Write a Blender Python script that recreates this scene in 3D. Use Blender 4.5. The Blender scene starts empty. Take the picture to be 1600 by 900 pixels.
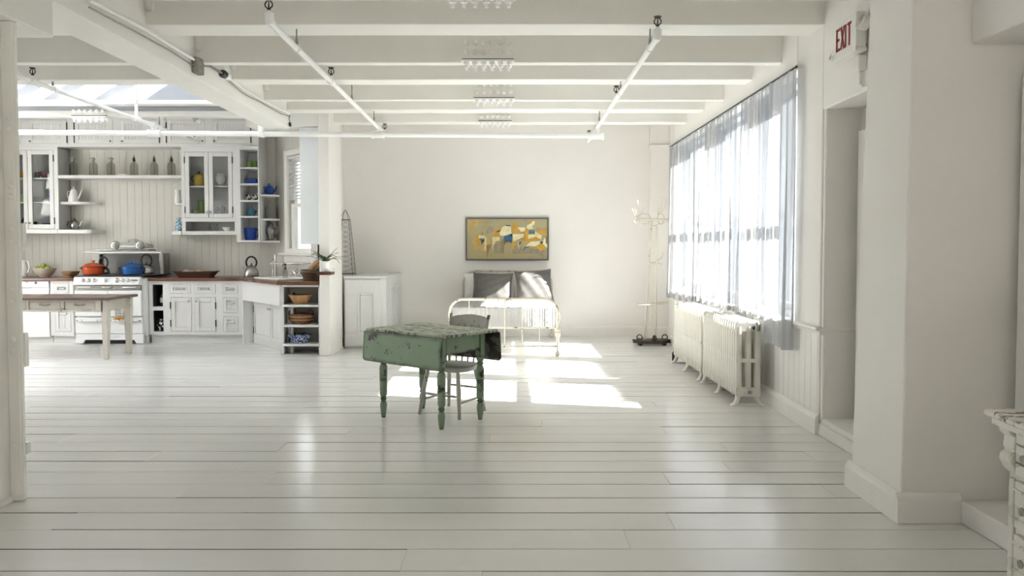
import bpy, bmesh, math, random
from mathutils import Vector, Matrix, noise as mnoise
random.seed(7)
PI = math.pi
sc = bpy.context.scene
COL = sc.collection

# ------------------------------------------------------------------ camera
CAM_H, FOC, TILT = 1.4, 1200.0, math.radians(2.0)
cd = bpy.data.cameras.new('camera'); cam = bpy.data.objects.new('camera', cd); COL.objects.link(cam)
cam.location = (0, 0, CAM_H); cam.rotation_euler = (PI/2 - TILT, 0, 0)
cd.sensor_width = 36.0; cd.lens = 36.0*FOC/1600.0; cd.shift_y = -22.1/1600.0
cd.clip_start = 0.05
sc.camera = cam

# ------------------------------------------------------------------ light
w = bpy.data.worlds.new('world'); sc.world = w; w.use_nodes = True
bg = w.node_tree.nodes['Background']
bg.inputs[0].default_value = (0.90, 0.945, 1.0, 1); bg.inputs[1].default_value = 1.8
SUN_DIR = Vector((-1.39, 0.33, -1.0)).normalized()
sd = bpy.data.lights.new('sun', 'SUN'); sun = bpy.data.objects.new('sun', sd); COL.objects.link(sun)
sd.energy = 56.0; sd.angle = math.radians(0.6); sd.color = (1.0, 0.97, 0.93)
sun.rotation_euler = SUN_DIR.to_track_quat('-Z', 'Y').to_euler(); sun.location = (9, 5, 9)
def portal(name, loc, rot, sx, sy):                    # light portals: emit nothing, only guide the sky's rays
    d = bpy.data.lights.new(name, 'AREA'); o = bpy.data.objects.new(name, d); COL.objects.link(o)
    d.shape = 'RECTANGLE'; d.size = sx; d.size_y = sy; o.location = loc; o.rotation_euler = rot; d.cycles.is_portal = True
portal('window_portal', (2.62, 8.5, 1.75), (0, PI/2, 0), 2.1, 4.8)
portal('skylight_portal', (-5.4, 8.6, 4.3), (0, 0, 0), 4.8, 2.6)
portal('near_window_portal', (2.72, -2.2, 1.6), (0, PI/2, 0), 1.8, 1.6)
portal('side_portal', (-8.25, 1.0, 1.9), (0, -PI/2, 0), 2.6, 8.4)
sc.view_settings.view_transform = 'Standard'; sc.view_settings.look = 'None'
sc.view_settings.gamma = 1.0; sc.view_settings.use_curve_mapping = False
sc.view_settings.exposure = 0.93
try:
    cy = sc.cycles; cy.max_bounces = 10; cy.diffuse_bounces = 6; cy.glossy_bounces = 4; cy.transparent_max_bounces = 16
    cy.sample_clamp_indirect = 8.0; cy.use_denoising = True; cy.caustics_reflective = False; cy.caustics_refractive = False
except Exception: pass

# ------------------------------------------------------------------ survey: where a spot of the photograph stands at a depth / a height
_c, _s = math.cos(TILT), math.sin(TILT); _pc = 386 + FOC*math.tan(TILT)
def _ray(px, py):
    v = (_pc-py)/FOC
    return (px-800)/FOC, _c+v*_s, v*_c-_s
def at(px, py, Y):
    a = _ray(px, py); k = Y/a[1]; return a[0]*k, CAM_H+a[2]*k
def X_(px, Y, py=386): return at(px, py, Y)[0]
def Z_(py, Y): return at(800, py, Y)[1]
def fl(px, py, Z=0.0):
    a = _ray(px, py); k = (Z-CAM_H)/a[2]; return a[0]*k, a[1]*k

# ------------------------------------------------------------------ mesh helpers
ORG = {}
class MB:
    def __init__(s, M=None): s.v = []; s.f = []; s.M = M
    def add(s, vs, fs, M=None):
        n = len(s.v)
        for p in vs:
            p = Vector(p)
            if M is not None: p = M @ p
            if s.M is not None: p = s.M @ p
            s.v.append(p)
        s.f += [tuple(i+n for i in f) for f in fs]; return s
    def box(s, x0, x1, y0, y1, z0, z1, M=None):
        return s.add([(x,y,z) for z in (z0,z1) for y in (y0,y1) for x in (x0,x1)],
                     [(0,2,3,1),(4,5,7,6),(0,1,5,4),(2,6,7,3),(0,4,6,2),(1,3,7,5)], M)
    def cbox(s, c, d, M=None): return s.box(c[0]-d[0]/2,c[0]+d[0]/2,c[1]-d[1]/2,c[1]+d[1]/2,c[2]-d[2]/2,c[2]+d[2]/2,M)
    def prism(s, pts, h0, h1, axis='z', M=None):
        g = {'z':lambda p,h:(p[0],p[1],h),'y':lambda p,h:(p[0],h,p[1]),'x':lambda p,h:(h,p[0],p[1])}[axis]
        n = len(pts)
        return s.add([g(p,h0) for p in pts]+[g(p,h1) for p in pts],
              [tuple(range(n))[::-1], tuple(range(n,2*n))]+[(i,(i+1)%n,n+(i+1)%n,n+i) for i in range(n)], M)
    def lathe(s, prof, c=(0,0,0), n=20, M=None, sx=1, sy=1):
        vs = []; fs = []
        for r,z in prof:
            for i in range(n):
                a = 2*PI*i/n; vs.append((c[0]+r*sx*math.cos(a), c[1]+r*sy*math.sin(a), c[2]+z))
        for j in range(len(prof)-1):
            for i in range(n):
                k = (i+1)%n; fs.append((j*n+i, j*n+k, (j+1)*n+k, (j+1)*n+i))
        if prof[0][0] > 1e-5: fs.append(tuple(range(n))[::-1])
        if prof[-1][0] > 1e-5: fs.append(tuple(range((len(prof)-1)*n, len(prof)*n)))
        return s.add(vs, fs, M)
    def tube(s, pts, r, n=8, closed=False, M=None):
        pts = [Vector(p) for p in pts]; m = len(pts)
        rs = r if isinstance(r,(list,tuple)) else [r]*m
        vs = []; fs = []; up = None
        for i,p in enumerate(pts):
            if closed: t = (pts[(i+1)%m]-pts[i-1]).normalized()
            else: t = (pts[min(i+1,m-1)]-pts[max(i-1,0)]).normalized()
            if up is None:
                up = Vector((0,0,1)) if abs(t.z) < .9 else Vector((1,0,0))
            up = (up - t*up.dot(t)).normalized(); b = t.cross(up)
            for k in range(n):
                a = 2*PI*(k+.5)/n; vs.append(p + (up*math.cos(a)+b*math.sin(a))*rs[i])
        for i in range(m if closed else m-1):
            j = (i+1)%m
            for k in range(n):
                l = (k+1)%n; fs.append((i*n+k, i*n+l, j*n+l, j*n+k))
        if not closed: fs += [tuple(range(n))[::-1], tuple(range((m-1)*n, m*n))]
        return s.add(vs, fs, M)
    def ball(s, c, r, n=12, sx=1, sy=1, sz=1, M=None):
        m = max(4, n//2)
        return s.lathe([(r*math.sin(PI*i/m), -r*sz*math.cos(PI*i/m)) for i in range(m+1)], c, n, M, sx, sy)
    def ring(s, x0,x1,z0,z1, t, y0,y1, M=None):       # rectangular frame in the XZ plane
        s.box(x0,x0+t,y0,y1,z0,z1,M); s.box(x1-t,x1,y0,y1,z0,z1,M)
        s.box(x0+t,x1-t,y0,y1,z0,z0+t,M); s.box(x0+t,x1-t,y0,y1,z1-t,z1,M); return s
    def holed(s, x0,x1,z0,z1, y0,y1, holes, M=None):  # a board with rectangular openings
        xs = sorted({x0,x1}|{h[0] for h in holes}|{h[1] for h in holes}); zs = sorted({z0,z1}|{h[2] for h in holes}|{h[3] for h in holes})
        for a,b in zip(zs[:-1], zs[1:]):
            run = None
            for c,d in zip(xs[:-1], xs[1:]):
                mx,mz = (c+d)/2,(a+b)/2
                hole = any(h[0]<mx<h[1] and h[2]<mz<h[3] for h in holes)
                if hole:
                    if run is not None: s.box(run,c,y0,y1,a,b,M); run = None
                elif run is None: run = c
            if run is not None: s.box(run,x1,y0,y1,a,b,M)
        return s
    def carcass(s, x0,x1,y0,y1,z0,z1, t=.018, M=None):
        s.box(x0,x0+t,y0,y1,z0,z1,M); s.box(x1-t,x1,y0,y1,z0,z1,M)
        s.box(x0+t,x1-t,y0,y1,z0,z0+t,M); s.box(x0+t,x1-t,y0,y1,z1-t,z1,M); s.box(x0+t,x1-t,y1-t,y1,z0+t,z1-t,M); return s
    def grid(s, f, nu, nv, M=None):
        return s.add([f(i/nu, j/nv) for j in range(nv+1) for i in range(nu+1)],
              [(j*(nu+1)+i, j*(nu+1)+i+1, (j+1)*(nu+1)+i+1, (j+1)*(nu+1)+i) for j in range(nv) for i in range(nu)], M)
    def build(s, name, mat, parent=None, loc=None, smooth=False, bevel=0, seg=2, local=False, ang=40, normals=True):
        off = Vector(loc) if loc is not None else (ORG.get(parent.name, Vector()) if parent and not local else Vector())
        me = bpy.data.meshes.new(name); me.from_pydata([tuple(p-off) for p in s.v], [], s.f)
        if normals:
            bm = bmesh.new(); bm.from_mesh(me); bmesh.ops.recalc_face_normals(bm, faces=bm.faces); bm.to_mesh(me); bm.free()
        if smooth:
            me.polygons.foreach_set('use_smooth', [True]*len(me.polygons)); me.set_sharp_from_angle(angle=math.radians(ang))
        if mat: me.materials.append(mat)
        o = bpy.data.objects.new(name, me); COL.objects.link(o)
        if parent: o.parent = parent
        if loc is not None and not parent: o.location = loc
        ORG[o.name] = off
        if bevel:
            b = o.modifiers.new('bevel','BEVEL'); b.width = bevel; b.segments = seg; b.limit_method = 'ANGLE'; b.angle_limit = math.radians(35)
        return o
def T(name, label=None, cat=None, loc=(0,0,0), rz=0, group=None, kind=None):
    o = bpy.data.objects.new(name, None); COL.objects.link(o); o.empty_display_size = .05
    o.location = loc; o.rotation_euler = (0,0,rz); ORG[o.name] = Vector(loc)
    return tag(o, label, cat, group, kind)
def tag(o, label=None, cat=None, group=None, kind=None):
    if label: o['label'] = label
    if cat: o['category'] = cat
    if group: o['group'] = group
    if kind: o['kind'] = kind
    return o
def kids(o): return [c for c in COL.objects if c.parent == o]
def clone(o, loc=None, parent=None, rz=None, label=None):     # the thing, its parts and their sub-parts
    c = o.copy(); COL.objects.link(c)
    if parent: c.parent = parent
    if loc is not None: c.location = loc
    if rz is not None: c.rotation_euler = (0,0,rz)
    if label: c['label'] = label
    ORG[c.name] = Vector(c.location)
    for k in list(o.children): clone(k, None, c)
    return c
def rotz(a, p=(0,0,0)): return Matrix.Translation(p) @ Matrix.Rotation(a, 4, 'Z')
def arc(c, r, a0, a1, n, plane='xz', sx=1, sz=1):
    out = []
    for i in range(n+1):
        a = math.radians(a0+(a1-a0)*i/n); u = r*sx*math.cos(a); v = r*sz*math.sin(a)
        out.append({'xz':(c[0]+u,c[1],c[2]+v),'xy':(c[0]+u,c[1]+v,c[2]),'yz':(c[0],c[1]+u,c[2]+v)}[plane])
    return out

# ------------------------------------------------------------------ materials
def _new(name):
    m = bpy.data.materials.new(name); m.use_nodes = True; nt = m.node_tree
    return m, nt, nt.nodes['Principled BSDF']
def _noise(nt, scale, detail=3, stretch=None, rough=.55):
    tc = nt.nodes.new('ShaderNodeTexCoord'); n = nt.nodes.new('ShaderNodeTexNoise')
    n.inputs['Scale'].default_value = scale; n.inputs['Detail'].default_value = detail; n.inputs['Roughness'].default_value = rough
    if stretch:
        mp = nt.nodes.new('ShaderNodeMapping'); mp.inputs['Scale'].default_value = stretch
        nt.links.new(tc.outputs['Object'], mp.inputs['Vector']); nt.links.new(mp.outputs[0], n.inputs['Vector'])
    else: nt.links.new(tc.outputs['Object'], n.inputs['Vector'])
    return n
def _ramp(nt, src, stops):
    r = nt.nodes.new('ShaderNodeValToRGB'); e = r.color_ramp.elements
    while len(e) < len(stops): e.new(.5)
    for i,(p,c) in enumerate(stops): e[i].position = p; e[i].color = (*c,1) if len(c) == 3 else c
    nt.links.new(src, r.inputs[0]); return r
def _bump(nt, b, src, strength, dist=.002):
    bp = nt.nodes.new('ShaderNodeBump'); bp.inputs['Strength'].default_value = strength; bp.inputs['Distance'].default_value = dist
    nt.links.new(src, bp.inputs['Height']); nt.links.new(bp.outputs[0], b.inputs['Normal'])
def mat(name, col, rough=.5, metal=0, var=.05, scale=6, bump=0, bscale=80, stretch=None, spec=.5):
    m, nt, b = _new(name)
    b.inputs['Roughness'].default_value = rough; b.inputs['Metallic'].default_value = metal; b.inputs['Specular IOR Level'].default_value = spec
    n = _noise(nt, scale, 4, stretch)
    r = _ramp(nt, n.outputs['Fac'], [(.3, tuple(c*(1-var) for c in col)), (.7, tuple(min(1,c*(1+var)) for c in col))])
    nt.links.new(r.outputs[0], b.inputs['Base Color'])
    if bump: _bump(nt, b, _noise(nt, bscale, 3, stretch).outputs['Fac'], bump)
    return m
def wood(name, dark, light, rough=.35, stretch=(3,40,40), scale=1.0):
    m, nt, b = _new(name); b.inputs['Roughness'].default_value = rough
    n = _noise(nt, scale, 6, stretch, .65)
    r = _ramp(nt, n.outputs['Fac'], [(.3,dark),(.7,light)]); nt.links.new(r.outputs[0], b.inputs['Base Color'])
    _bump(nt, b, n.outputs['Fac'], .15); return m
def chipped(name, paint, under, amount=.36, scale=14, edge=.35, rough=.45, stretch=None, paint2=None, erad=.012, low=.8):
    """old paint flaked down to the wood: blotches of noise, more of them along the edges"""
    m, nt, b = _new(name); b.inputs['Roughness'].default_value = rough
    n = _noise(nt, scale, 6, stretch, .7); n2 = _noise(nt, 5, 3)
    bv = nt.nodes.new('ShaderNodeBevel'); bv.samples = 4; bv.inputs['Radius'].default_value = erad
    ge = nt.nodes.new('ShaderNodeNewGeometry'); dt = nt.nodes.new('ShaderNodeVectorMath'); dt.operation = 'DOT_PRODUCT'
    nt.links.new(bv.outputs[0], dt.inputs[0]); nt.links.new(ge.outputs['Normal'], dt.inputs[1])
    mr = nt.nodes.new('ShaderNodeMapRange'); mr.inputs[1].default_value = 1.0; mr.inputs[2].default_value = low; mr.inputs[3].default_value = 0; mr.inputs[4].default_value = edge
    nt.links.new(dt.outputs['Value'], mr.inputs[0])
    ad = nt.nodes.new('ShaderNodeMath'); ad.operation = 'ADD'; nt.links.new(n.outputs['Fac'], ad.inputs[0]); nt.links.new(mr.outputs[0], ad.inputs[1])
    k = _ramp(nt, ad.outputs[0], [(1-amount-.015,(0,0,0)),(1-amount+.015,(1,1,1))])
    p = _ramp(nt, n2.outputs['Fac'], [(.3,paint),(.7,paint2 or tuple(c*.88 for c in paint))])
    mx = nt.nodes.new('ShaderNodeMix'); mx.data_type = 'RGBA'
    nt.links.new(k.outputs[0], mx.inputs[0]); nt.links.new(p.outputs[0], mx.inputs[6]); mx.inputs[7].default_value = (*under,1)
    nt.links.new(mx.outputs[2], b.inputs['Base Color'])
    iv = nt.nodes.new('ShaderNodeMath'); iv.operation = 'SUBTRACT'; iv.inputs[0].default_value = 1; nt.links.new(k.outputs[0], iv.inputs[1])
    _bump(nt, b, iv.outputs[0], .5, .002); return m
def pane_mat(name, tint=(1,1,1), ior=1.45):
    m = bpy.data.materials.new(name); m.use_nodes = True; nt = m.node_tree; nt.nodes.clear()
    o = nt.nodes.new('ShaderNodeOutputMaterial'); mx = nt.nodes.new('ShaderNodeMixShader'); lw = nt.nodes.new('ShaderNodeLayerWeight'); pw = nt.nodes.new('ShaderNodeMath'); pw.operation = 'POWER'; pw.inputs[1].default_value = 5; f = nt.nodes.new('ShaderNodeMath'); f.operation = 'MULTIPLY_ADD'; f.inputs[1].default_value = .6; f.inputs[2].default_value = .025
    t = nt.nodes.new('ShaderNodeBsdfTransparent'); g = nt.nodes.new('ShaderNodeBsdfGlossy')
    lw.inputs[0].default_value = .5; nt.links.new(lw.outputs['Facing'], pw.inputs[0]); nt.links.new(pw.outputs[0], f.inputs[0]); t.inputs[0].default_value = (*tint,1); g.inputs['Roughness'].default_value = .02
    nt.links.new(f.outputs[0], mx.inputs[0]); nt.links.new(t.outputs[0], mx.inputs[1]); nt.links.new(g.outputs[0], mx.inputs[2]); nt.links.new(mx.outputs[0], o.inputs[0])
    return m
def sheer(name, open_=None, df_=(.60,.61,.63), tl_=(.045,.046,.050)):
    m = bpy.data.materials.new(name); m.use_nodes = True; nt = m.node_tree; nt.nodes.clear()
    o = nt.nodes.new('ShaderNodeOutputMaterial'); a = nt.nodes.new('ShaderNodeMixShader'); c = nt.nodes.new('ShaderNodeMixShader')
    tl = nt.nodes.new('ShaderNodeBsdfTranslucent'); df = nt.nodes.new('ShaderNodeBsdfDiffuse'); tp = nt.nodes.new('ShaderNodeBsdfTransparent')
    tl.inputs[0].default_value = (*tl_,1); df.inputs[0].default_value = (*df_,1)
    a.inputs[0].default_value = .5; nt.links.new(tl.outputs[0], a.inputs[1]); nt.links.new(df.outputs[0], a.inputs[2])
    lw = nt.nodes.new('ShaderNodeLayerWeight'); lw.inputs[0].default_value = .5          # threads close up as the cloth is seen edge-on
    q = [nt.nodes.new('ShaderNodeMath') for _ in range(3)]; q[0].operation, q[1].operation, q[2].operation = 'SUBTRACT','DIVIDE','POWER'
    q[0].inputs[0].default_value = 1.02; q[1].inputs[0].default_value = 1; q[2].inputs[0].default_value = open_ or SHEER_OPEN
    nt.links.new(lw.outputs['Facing'], q[0].inputs[1]); nt.links.new(q[0].outputs[0], q[1].inputs[1]); nt.links.new(q[1].outputs[0], q[2].inputs[1]); nt.links.new(q[2].outputs[0], c.inputs[0]); nt.links.new(a.outputs[0], c.inputs[1]); nt.links.new(tp.outputs[0], c.inputs[2]); nt.links.new(c.outputs[0], o.inputs[0])
    return m
SHEER_OPEN = .56
M = {}
M['wall'] = mat('wall_plaster', (.81,.79,.755), .65, var=.02, scale=1.5, bump=.12, bscale=9)
M['wall_warm'] = mat('wall_back_plaster', (.83,.805,.775), .7, var=.02, scale=1.2, bump=.1, bscale=7)
M['ceil'] = mat('ceiling_paint', (.80,.785,.74), .6, var=.025, scale=2.5, bump=.15, bscale=14)
M['trim'] = mat('trim_paint', (.80,.785,.75), .38, var=.02, bump=.06, bscale=30)
M['bead'] = mat('beadboard_paint', (.60,.585,.535), .5, var=.02, bump=.05, bscale=30)
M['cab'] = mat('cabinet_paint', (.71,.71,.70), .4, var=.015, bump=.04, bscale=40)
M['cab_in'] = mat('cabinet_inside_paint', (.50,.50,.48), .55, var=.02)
M['col'] = mat('column_paint', (.86,.845,.80), .5, var=.03, scale=4, bump=.2, bscale=20)
M['pipe'] = mat('pipe_paint', (.86,.855,.84), .35, var=.02)
M['black'] = mat('black_paint', (.012,.012,.013), .35, var=.1)
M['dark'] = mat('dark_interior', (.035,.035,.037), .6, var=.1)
M['steel'] = mat('brushed_steel', (.50,.49,.47), .22, 1, var=.06, scale=20)
M['chrome'] = mat('chrome', (.80,.80,.80), .10, 1, var=.02)
M['silver'] = mat('tarnished_silver', (.36,.35,.33), .28, 1, var=.15, scale=18)
M['enamel'] = mat('white_enamel', (.83,.835,.84), .16, var=.01)
M['china'] = mat('white_china', (.84,.84,.82), .2, var=.02)
M['counter'] = wood('mahogany_worktop', (.075,.026,.014), (.19,.075,.04), .25, (2,30,30))
M['tabletop'] = wood('brown_tabletop', (.10,.062,.045), (.20,.135,.105), .3, (2,26,26))
M['brownwood'] = wood('dark_brown_wood', (.05,.025,.015), (.12,.06,.035), .4)
M['honeywood'] = wood('honey_wood', (.33,.17,.07), (.55,.32,.15), .4, (14,14,2))
M['stonebrown'] = mat('brown_stoneware', (.115,.082,.05), .35, var=.15, scale=14)
M['wicker'] = mat('brown_wicker', (.16,.07,.03), .6, var=.35, scale=40, bump=.6, bscale=60)
M['wicker_light'] = mat('tan_wicker', (.42,.25,.12), .6, var=.3, scale=40, bump=.6, bscale=60)
M['blue'] = mat('cobalt_glaze', (.022,.07,.36), .2, var=.1)
M['bluepot'] = mat('blue_enamel', (.015,.10,.33), .18, var=.08)
M['navy'] = mat('navy_glaze', (.012,.018,.06), .22, var=.1)
M['teal'] = mat('teal_glaze', (.07,.21,.30), .22, var=.25, scale=25)
M['red'] = mat('orange_red_enamel', (.52,.07,.012), .18, var=.08)
M['maroon'] = mat('maroon_glaze', (.09,.012,.014), .25, var=.1)
M['yellow'] = mat('yellow_enamel', (.55,.36,.03), .25, var=.08)
M['orange'] = mat('orange_glaze', (.60,.24,.02), .3, var=.08)
M['green'] = mat('green_glaze', (.20,.33,.07), .25, var=.12)
M['apple'] = mat('green_apple_skin', (.26,.34,.035), .3, var=.2, scale=20)
M['beige'] = mat('beige_stoneware', (.58,.52,.42), .4, var=.08)
M['tanbowl'] = mat('tan_glaze', (.42,.27,.14), .35, var=.1)
M['cow'] = mat('cow_print_glaze', (.8,.8,.78), .25)
def _spots(m, a, b, scale, thr):
    nt = m.node_tree; p = nt.nodes['Principled BSDF']; n = _noise(nt, scale, 2)
    r = _ramp(nt, n.outputs['Fac'], [(thr-.02,a),(thr+.02,b)]); nt.links.new(r.outputs[0], p.inputs['Base Color'])
_spots(M['cow'], (.80,.79,.76), (.015,.015,.015), 24, .5)
M['spatter'] = mat('blue_spatter_enamel', (.1,.1,.3), .2); _spots(M['spatter'], (.02,.05,.22), (.72,.76,.84), 55, .53)
M['delft'] = mat('blue_white_china', (.1,.1,.3), .2); _spots(M['delft'], (.70,.80,.84), (.05,.24,.36), 45, .5)
M['grayribs'] = mat('grey_pleated_ceramic', (.20,.19,.175), .55, var=.1)
M['glass'] = pane_mat('clear_glass', (.95,.96,.95))
M['pane'] = pane_mat('window_glass', (.96,.98,.98))
M['bottle'] = pane_mat('grey_bottle_glass', (.74,.74,.70), 1.5)
M['clearbottle'] = pane_mat('clear_bottle_glass', (.84,.85,.83), 1.5)
M['sheer'] = sheer('white_sheer_fabric')
M['sheer_dense'] = sheer('white_doubled_sheer_fabric', .30, (.88,.89,.91), (.10,.102,.108))  # brighter, denser copy of the sheer, so the long panel looks lit
M['green_paint'] = chipped('flaking_green_paint', (.215,.30,.195), (.035,.024,.018), .395, 9, .60, .4, paint2=(.185,.265,.168), erad=.022)
M['green_leaf'] = chipped('flaking_green_leaf_paint', (.215,.30,.195), (.035,.024,.018), .39, 11, .55, .4, (.6,1,1), paint2=(.185,.265,.168), erad=.05, low=.55)
M['green_top'] = chipped('worn_green_top_paint', (.30,.37,.26), (.06,.05,.04), .46, 13, .18, .5, (1,2.5,1), paint2=(.45,.48,.40))
M['green_dark'] = chipped('peeling_green_leaf_paint', (.13,.15,.11), (.028,.02,.015), .53, 12, .2, .5)
M['chair'] = chipped('worn_grey_chair_paint', (.50,.485,.44), (.06,.045,.035), .355, 12, .25, .5, paint2=(.40,.39,.35))
M['white_table'] = chipped('chipped_cream_paint', (.74,.70,.62), (.14,.10,.07), .335, 9, .28, .45)
M['bedpaint'] = chipped('chipped_bed_paint', (.60,.565,.47), (.14,.08,.05), .40, 14, .06, .35, erad=.004)
M['dresser'] = chipped('crackled_dresser_paint', (.70,.69,.62), (.11,.075,.05), .30, 10, .16, .4)
M['dresser_top'] = chipped('worn_dresser_top_paint', (.72,.70,.64), (.10,.075,.055), .42, 9, .25, .4, (1,2,1))
M['radiator'] = chipped('radiator_paint', (.76,.735,.665), (.25,.18,.12), .285, 16, .07, .35, erad=.004)
M['stand'] = chipped('cream_stand_paint', (.60,.55,.44), (.20,.13,.07), .33, 22, .04, .35, erad=.003)
M['iron'] = mat('rusty_cast_iron', (.045,.032,.026), .6, .2, var=.4, scale=30, bump=.5, bscale=60)
M['quilt'] = mat('white_knit_cotton', (.42,.412,.402), .85, var=.02, bump=.3, bscale=120)
M['pillow_w'] = mat('white_pillow_cotton', (.80,.79,.77), .85, var=.02, bump=.15, bscale=40)
M['pillow_g'] = mat('grey_satin', (.115,.108,.10), .38, var=.08, scale=12, bump=.15, bscale=16)
M['pot'] = mat('white_pot_glaze', (.85,.85,.84), .3, var=.01)
M['leaf'] = mat('dark_green_leaf', (.045,.09,.022), .4, var=.35, scale=20)
M['soil'] = mat('potting_soil', (.04,.03,.02), .9, var=.3, scale=60)
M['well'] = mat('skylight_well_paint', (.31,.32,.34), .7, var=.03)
M['sky_pane'] = pane_mat('dusty_skylight_glass', (.90,.92,.94))  # tint put in to dim the sun and sky entering here
M['stone'] = mat('grey_street_stone', (.20,.20,.205), .8, var=.1, scale=6, bump=.2, bscale=30)  # dark grey put in to dim the sunlit jambs behind the curtains
M['sash'] = mat('blue_grey_sash_paint', (.36,.38,.41), .45, var=.03)
M['outside'] = mat('neighbour_render', (.80,.81,.83), .8, var=.06, scale=.6)
M['signwhite'] = mat('sign_plastic', (.80,.79,.74), .4, var=.02)
M['signred'] = mat('sign_red', (.28,.012,.02), .4, var=.05)
M['grey_metal'] = mat('galvanised_metal', (.30,.29,.27), .4, .8, var=.15, scale=20)
M['towel'] = mat('white_towel', (.78,.77,.74), .9, var=.03)
M['blind'] = mat('grey_blind', (.62,.62,.61), .5, var=.03)
M['panel'] = mat('pale_blue_white_panel', (.76,.79,.81), .4, var=.02)
M['slotdark'] = mat('plank_gap', (.05,.047,.042), .9, var=.1)

# ================================================================== the setting
def S(name): return T(name, kind='structure')
# ---- floor: painted planks laid across the room
def floor_mat():
    m, nt, b = _new('floor_paint')
    oi = nt.nodes.new('ShaderNodeObjectInfo'); n = _noise(nt, 1.2, 4, (.35,2.2,1)); n2 = _noise(nt, 3.0, 4, (.5,3,1))
    ad = nt.nodes.new('ShaderNodeMath'); ad.operation = 'MULTIPLY_ADD'; ad.inputs[1].default_value = .35
    nt.links.new(oi.outputs['Random'], ad.inputs[0]); nt.links.new(n.outputs['Fac'], ad.inputs[2])
    r = _ramp(nt, ad.outputs[0], [(.3,(.715,.71,.69)),(.95,(.755,.75,.732))]); nt.links.new(r.outputs[0], b.inputs['Base Color'])
    q = nt.nodes.new('ShaderNodeMapRange'); q.inputs[1].default_value = .3; q.inputs[2].default_value = .7; q.inputs[3].default_value = .14; q.inputs[4].default_value = .25
    nt.links.new(n2.outputs['Fac'], q.inputs[0]); nt.links.new(q.outputs[0], b.inputs['Roughness'])
    _bump(nt, b, _noise(nt, 3.0, 4, (.5,4,1), .5).outputs['Fac'], .10, .004); return m
M['floor'] = floor_mat()
fl_root = S('floor')
sub = MB().box(-8.3, 2.8, -4.2, 12.3, -.30, -.022); sub.build('subfloor', M['slotdark'], fl_root)
PW = .2434; GAP = .008
def plank_mesh(L):
    m = MB(); a = PW/2-GAP/2; h = L/2; c = .002
    top = [(-h+c,-a+c,0),(h-c,-a+c,0),(h-c,a-c,0),(-h+c,a-c,0)]; mid = [(-h,-a,-c),(h,-a,-c),(h,a,-c),(-h,a,-c)]; bot = [(x,y,-.022) for x,y,z in mid]
    m.add(top+mid+bot, [(0,1,2,3)]+[(i,(i+1)%4,4+(i+1)%4,4+i)[::-1] for i in range(4)]+[(4+i,4+(i+1)%4,8+(i+1)%4,8+i)[::-1] for i in range(4)])
    return m
rf = random.Random(4); lens = [2.4, 3.1, 3.7, 4.4]; pm = {}
joints = {14: -1.9, 17: -2.4, 18: -1.3, 16: -2.0}
k0 = int((-4.0-3.275)/PW); k1 = int((12.0-3.275)/PW)+1
for k in range(k0, k1+1):
    y = 3.275+PW*(k+.5)
    if y > 12.02: continue
    x = -8.2-rf.random()*2.2
    while x < 2.62:
        L = rf.choice(lens); L2 = min(L, 2.66-x)
        if 2.66-x-L < .6: L2 = 2.66-x
        key = round(L2, 2); 
        o = plank_mesh(L2).build('plank', M['floor'], fl_root, normals=False) if key not in pm else pm[key].copy()
        if key in pm: COL.objects.link(o); o.parent = fl_root
        if key not in pm:
            o.data.materials.append(M['slotdark'])
            for p_ in o.data.polygons:
                if p_.index > 4: p_.material_index = 1
        pm[key] = o
        o.location = (x+L2/2, y, -abs(rf.gauss(0,.0008))); o.rotation_euler = (rf.gauss(0,.0045), rf.gauss(0,.0004), 0)
        x += L2

# ---- walls
XR, XO = 2.29, 2.60          # right wall: room face, outer face
YB, YK = 12.0, 11.88         # back wall face; kitchen back wall face
CZ = 3.42                    # ceiling deck
wr = S('wall_right')
WIN = [(6.22,7.50),(7.66,9.10),(9.26,10.86)]; WZ0, WZ1 = .80, 2.82
m = MB()
m.box(XR,2.44,5.70,6.22,0,CZ); m.box(XR,2.44,10.86,10.95,0,CZ); m.box(2.42,2.7,10.95,12.3,0,CZ)
m.box(XR,2.44,6.22,10.86,WZ1,CZ)
for a,b in ((7.50,7.66),(9.10,9.26)): m.box(XR+.04,2.44,a,b,WZ0,WZ1)
m.box(XR+.006,2.44,6.22,10.86,0,WZ0-.03)
m.box(XR,XO,4.2,5.70,2.41,CZ)                                 # header of the far recess
m.box(2.56,XO+.1,4.3,5.70,0,2.45)                            # its back
m.add([(1.98,3.87,0),(XO,3.87,0),(XO,4.45,0),(1.98,4.45,0),(2.0,3.87,CZ),(XO,3.87,CZ),(XO,4.31,CZ),(2.0,4.31,CZ)],[(3,2,1,0),(4,5,6,7),(0,1,5,4),(1,2,6,5),(2,3,7,6),(3,0,4,7)])                                # the big pier
m.box(XR,XO,-4,3.87,2.41,CZ); m.holed(-4.0,3.9,0,2.45,2.56,XO+.1,[(-2.8,-1.65,.8,2.36)],Matrix(((0,1,0,0),(1,0,0,0),(0,0,1,0),(0,0,0,1)))); m.box(2.3,XO+.05,5.66,5.70,0,2.45)
m.build('plaster', M['wall'], wr, bevel=.012)
m = MB(); m.holed(5.705,10.97,0,CZ,2.445,XO,[(a,b,WZ0,WZ1) for a,b in WIN],Matrix(((0,1,0,0),(1,0,0,0),(0,0,1,0),(0,0,0,1)))); m.build('street_masonry', M['stone'], wr)  # outer wall layer split off and darkened against sunlit reveals
m = MB(); m.box(2.13,2.42,11.86,12.0,0,CZ); m.box(2.11,2.43,11.83,12.0,2.93,2.97); m.build('corner_pilaster', M['wall_warm'], wr, bevel=.006)
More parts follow.
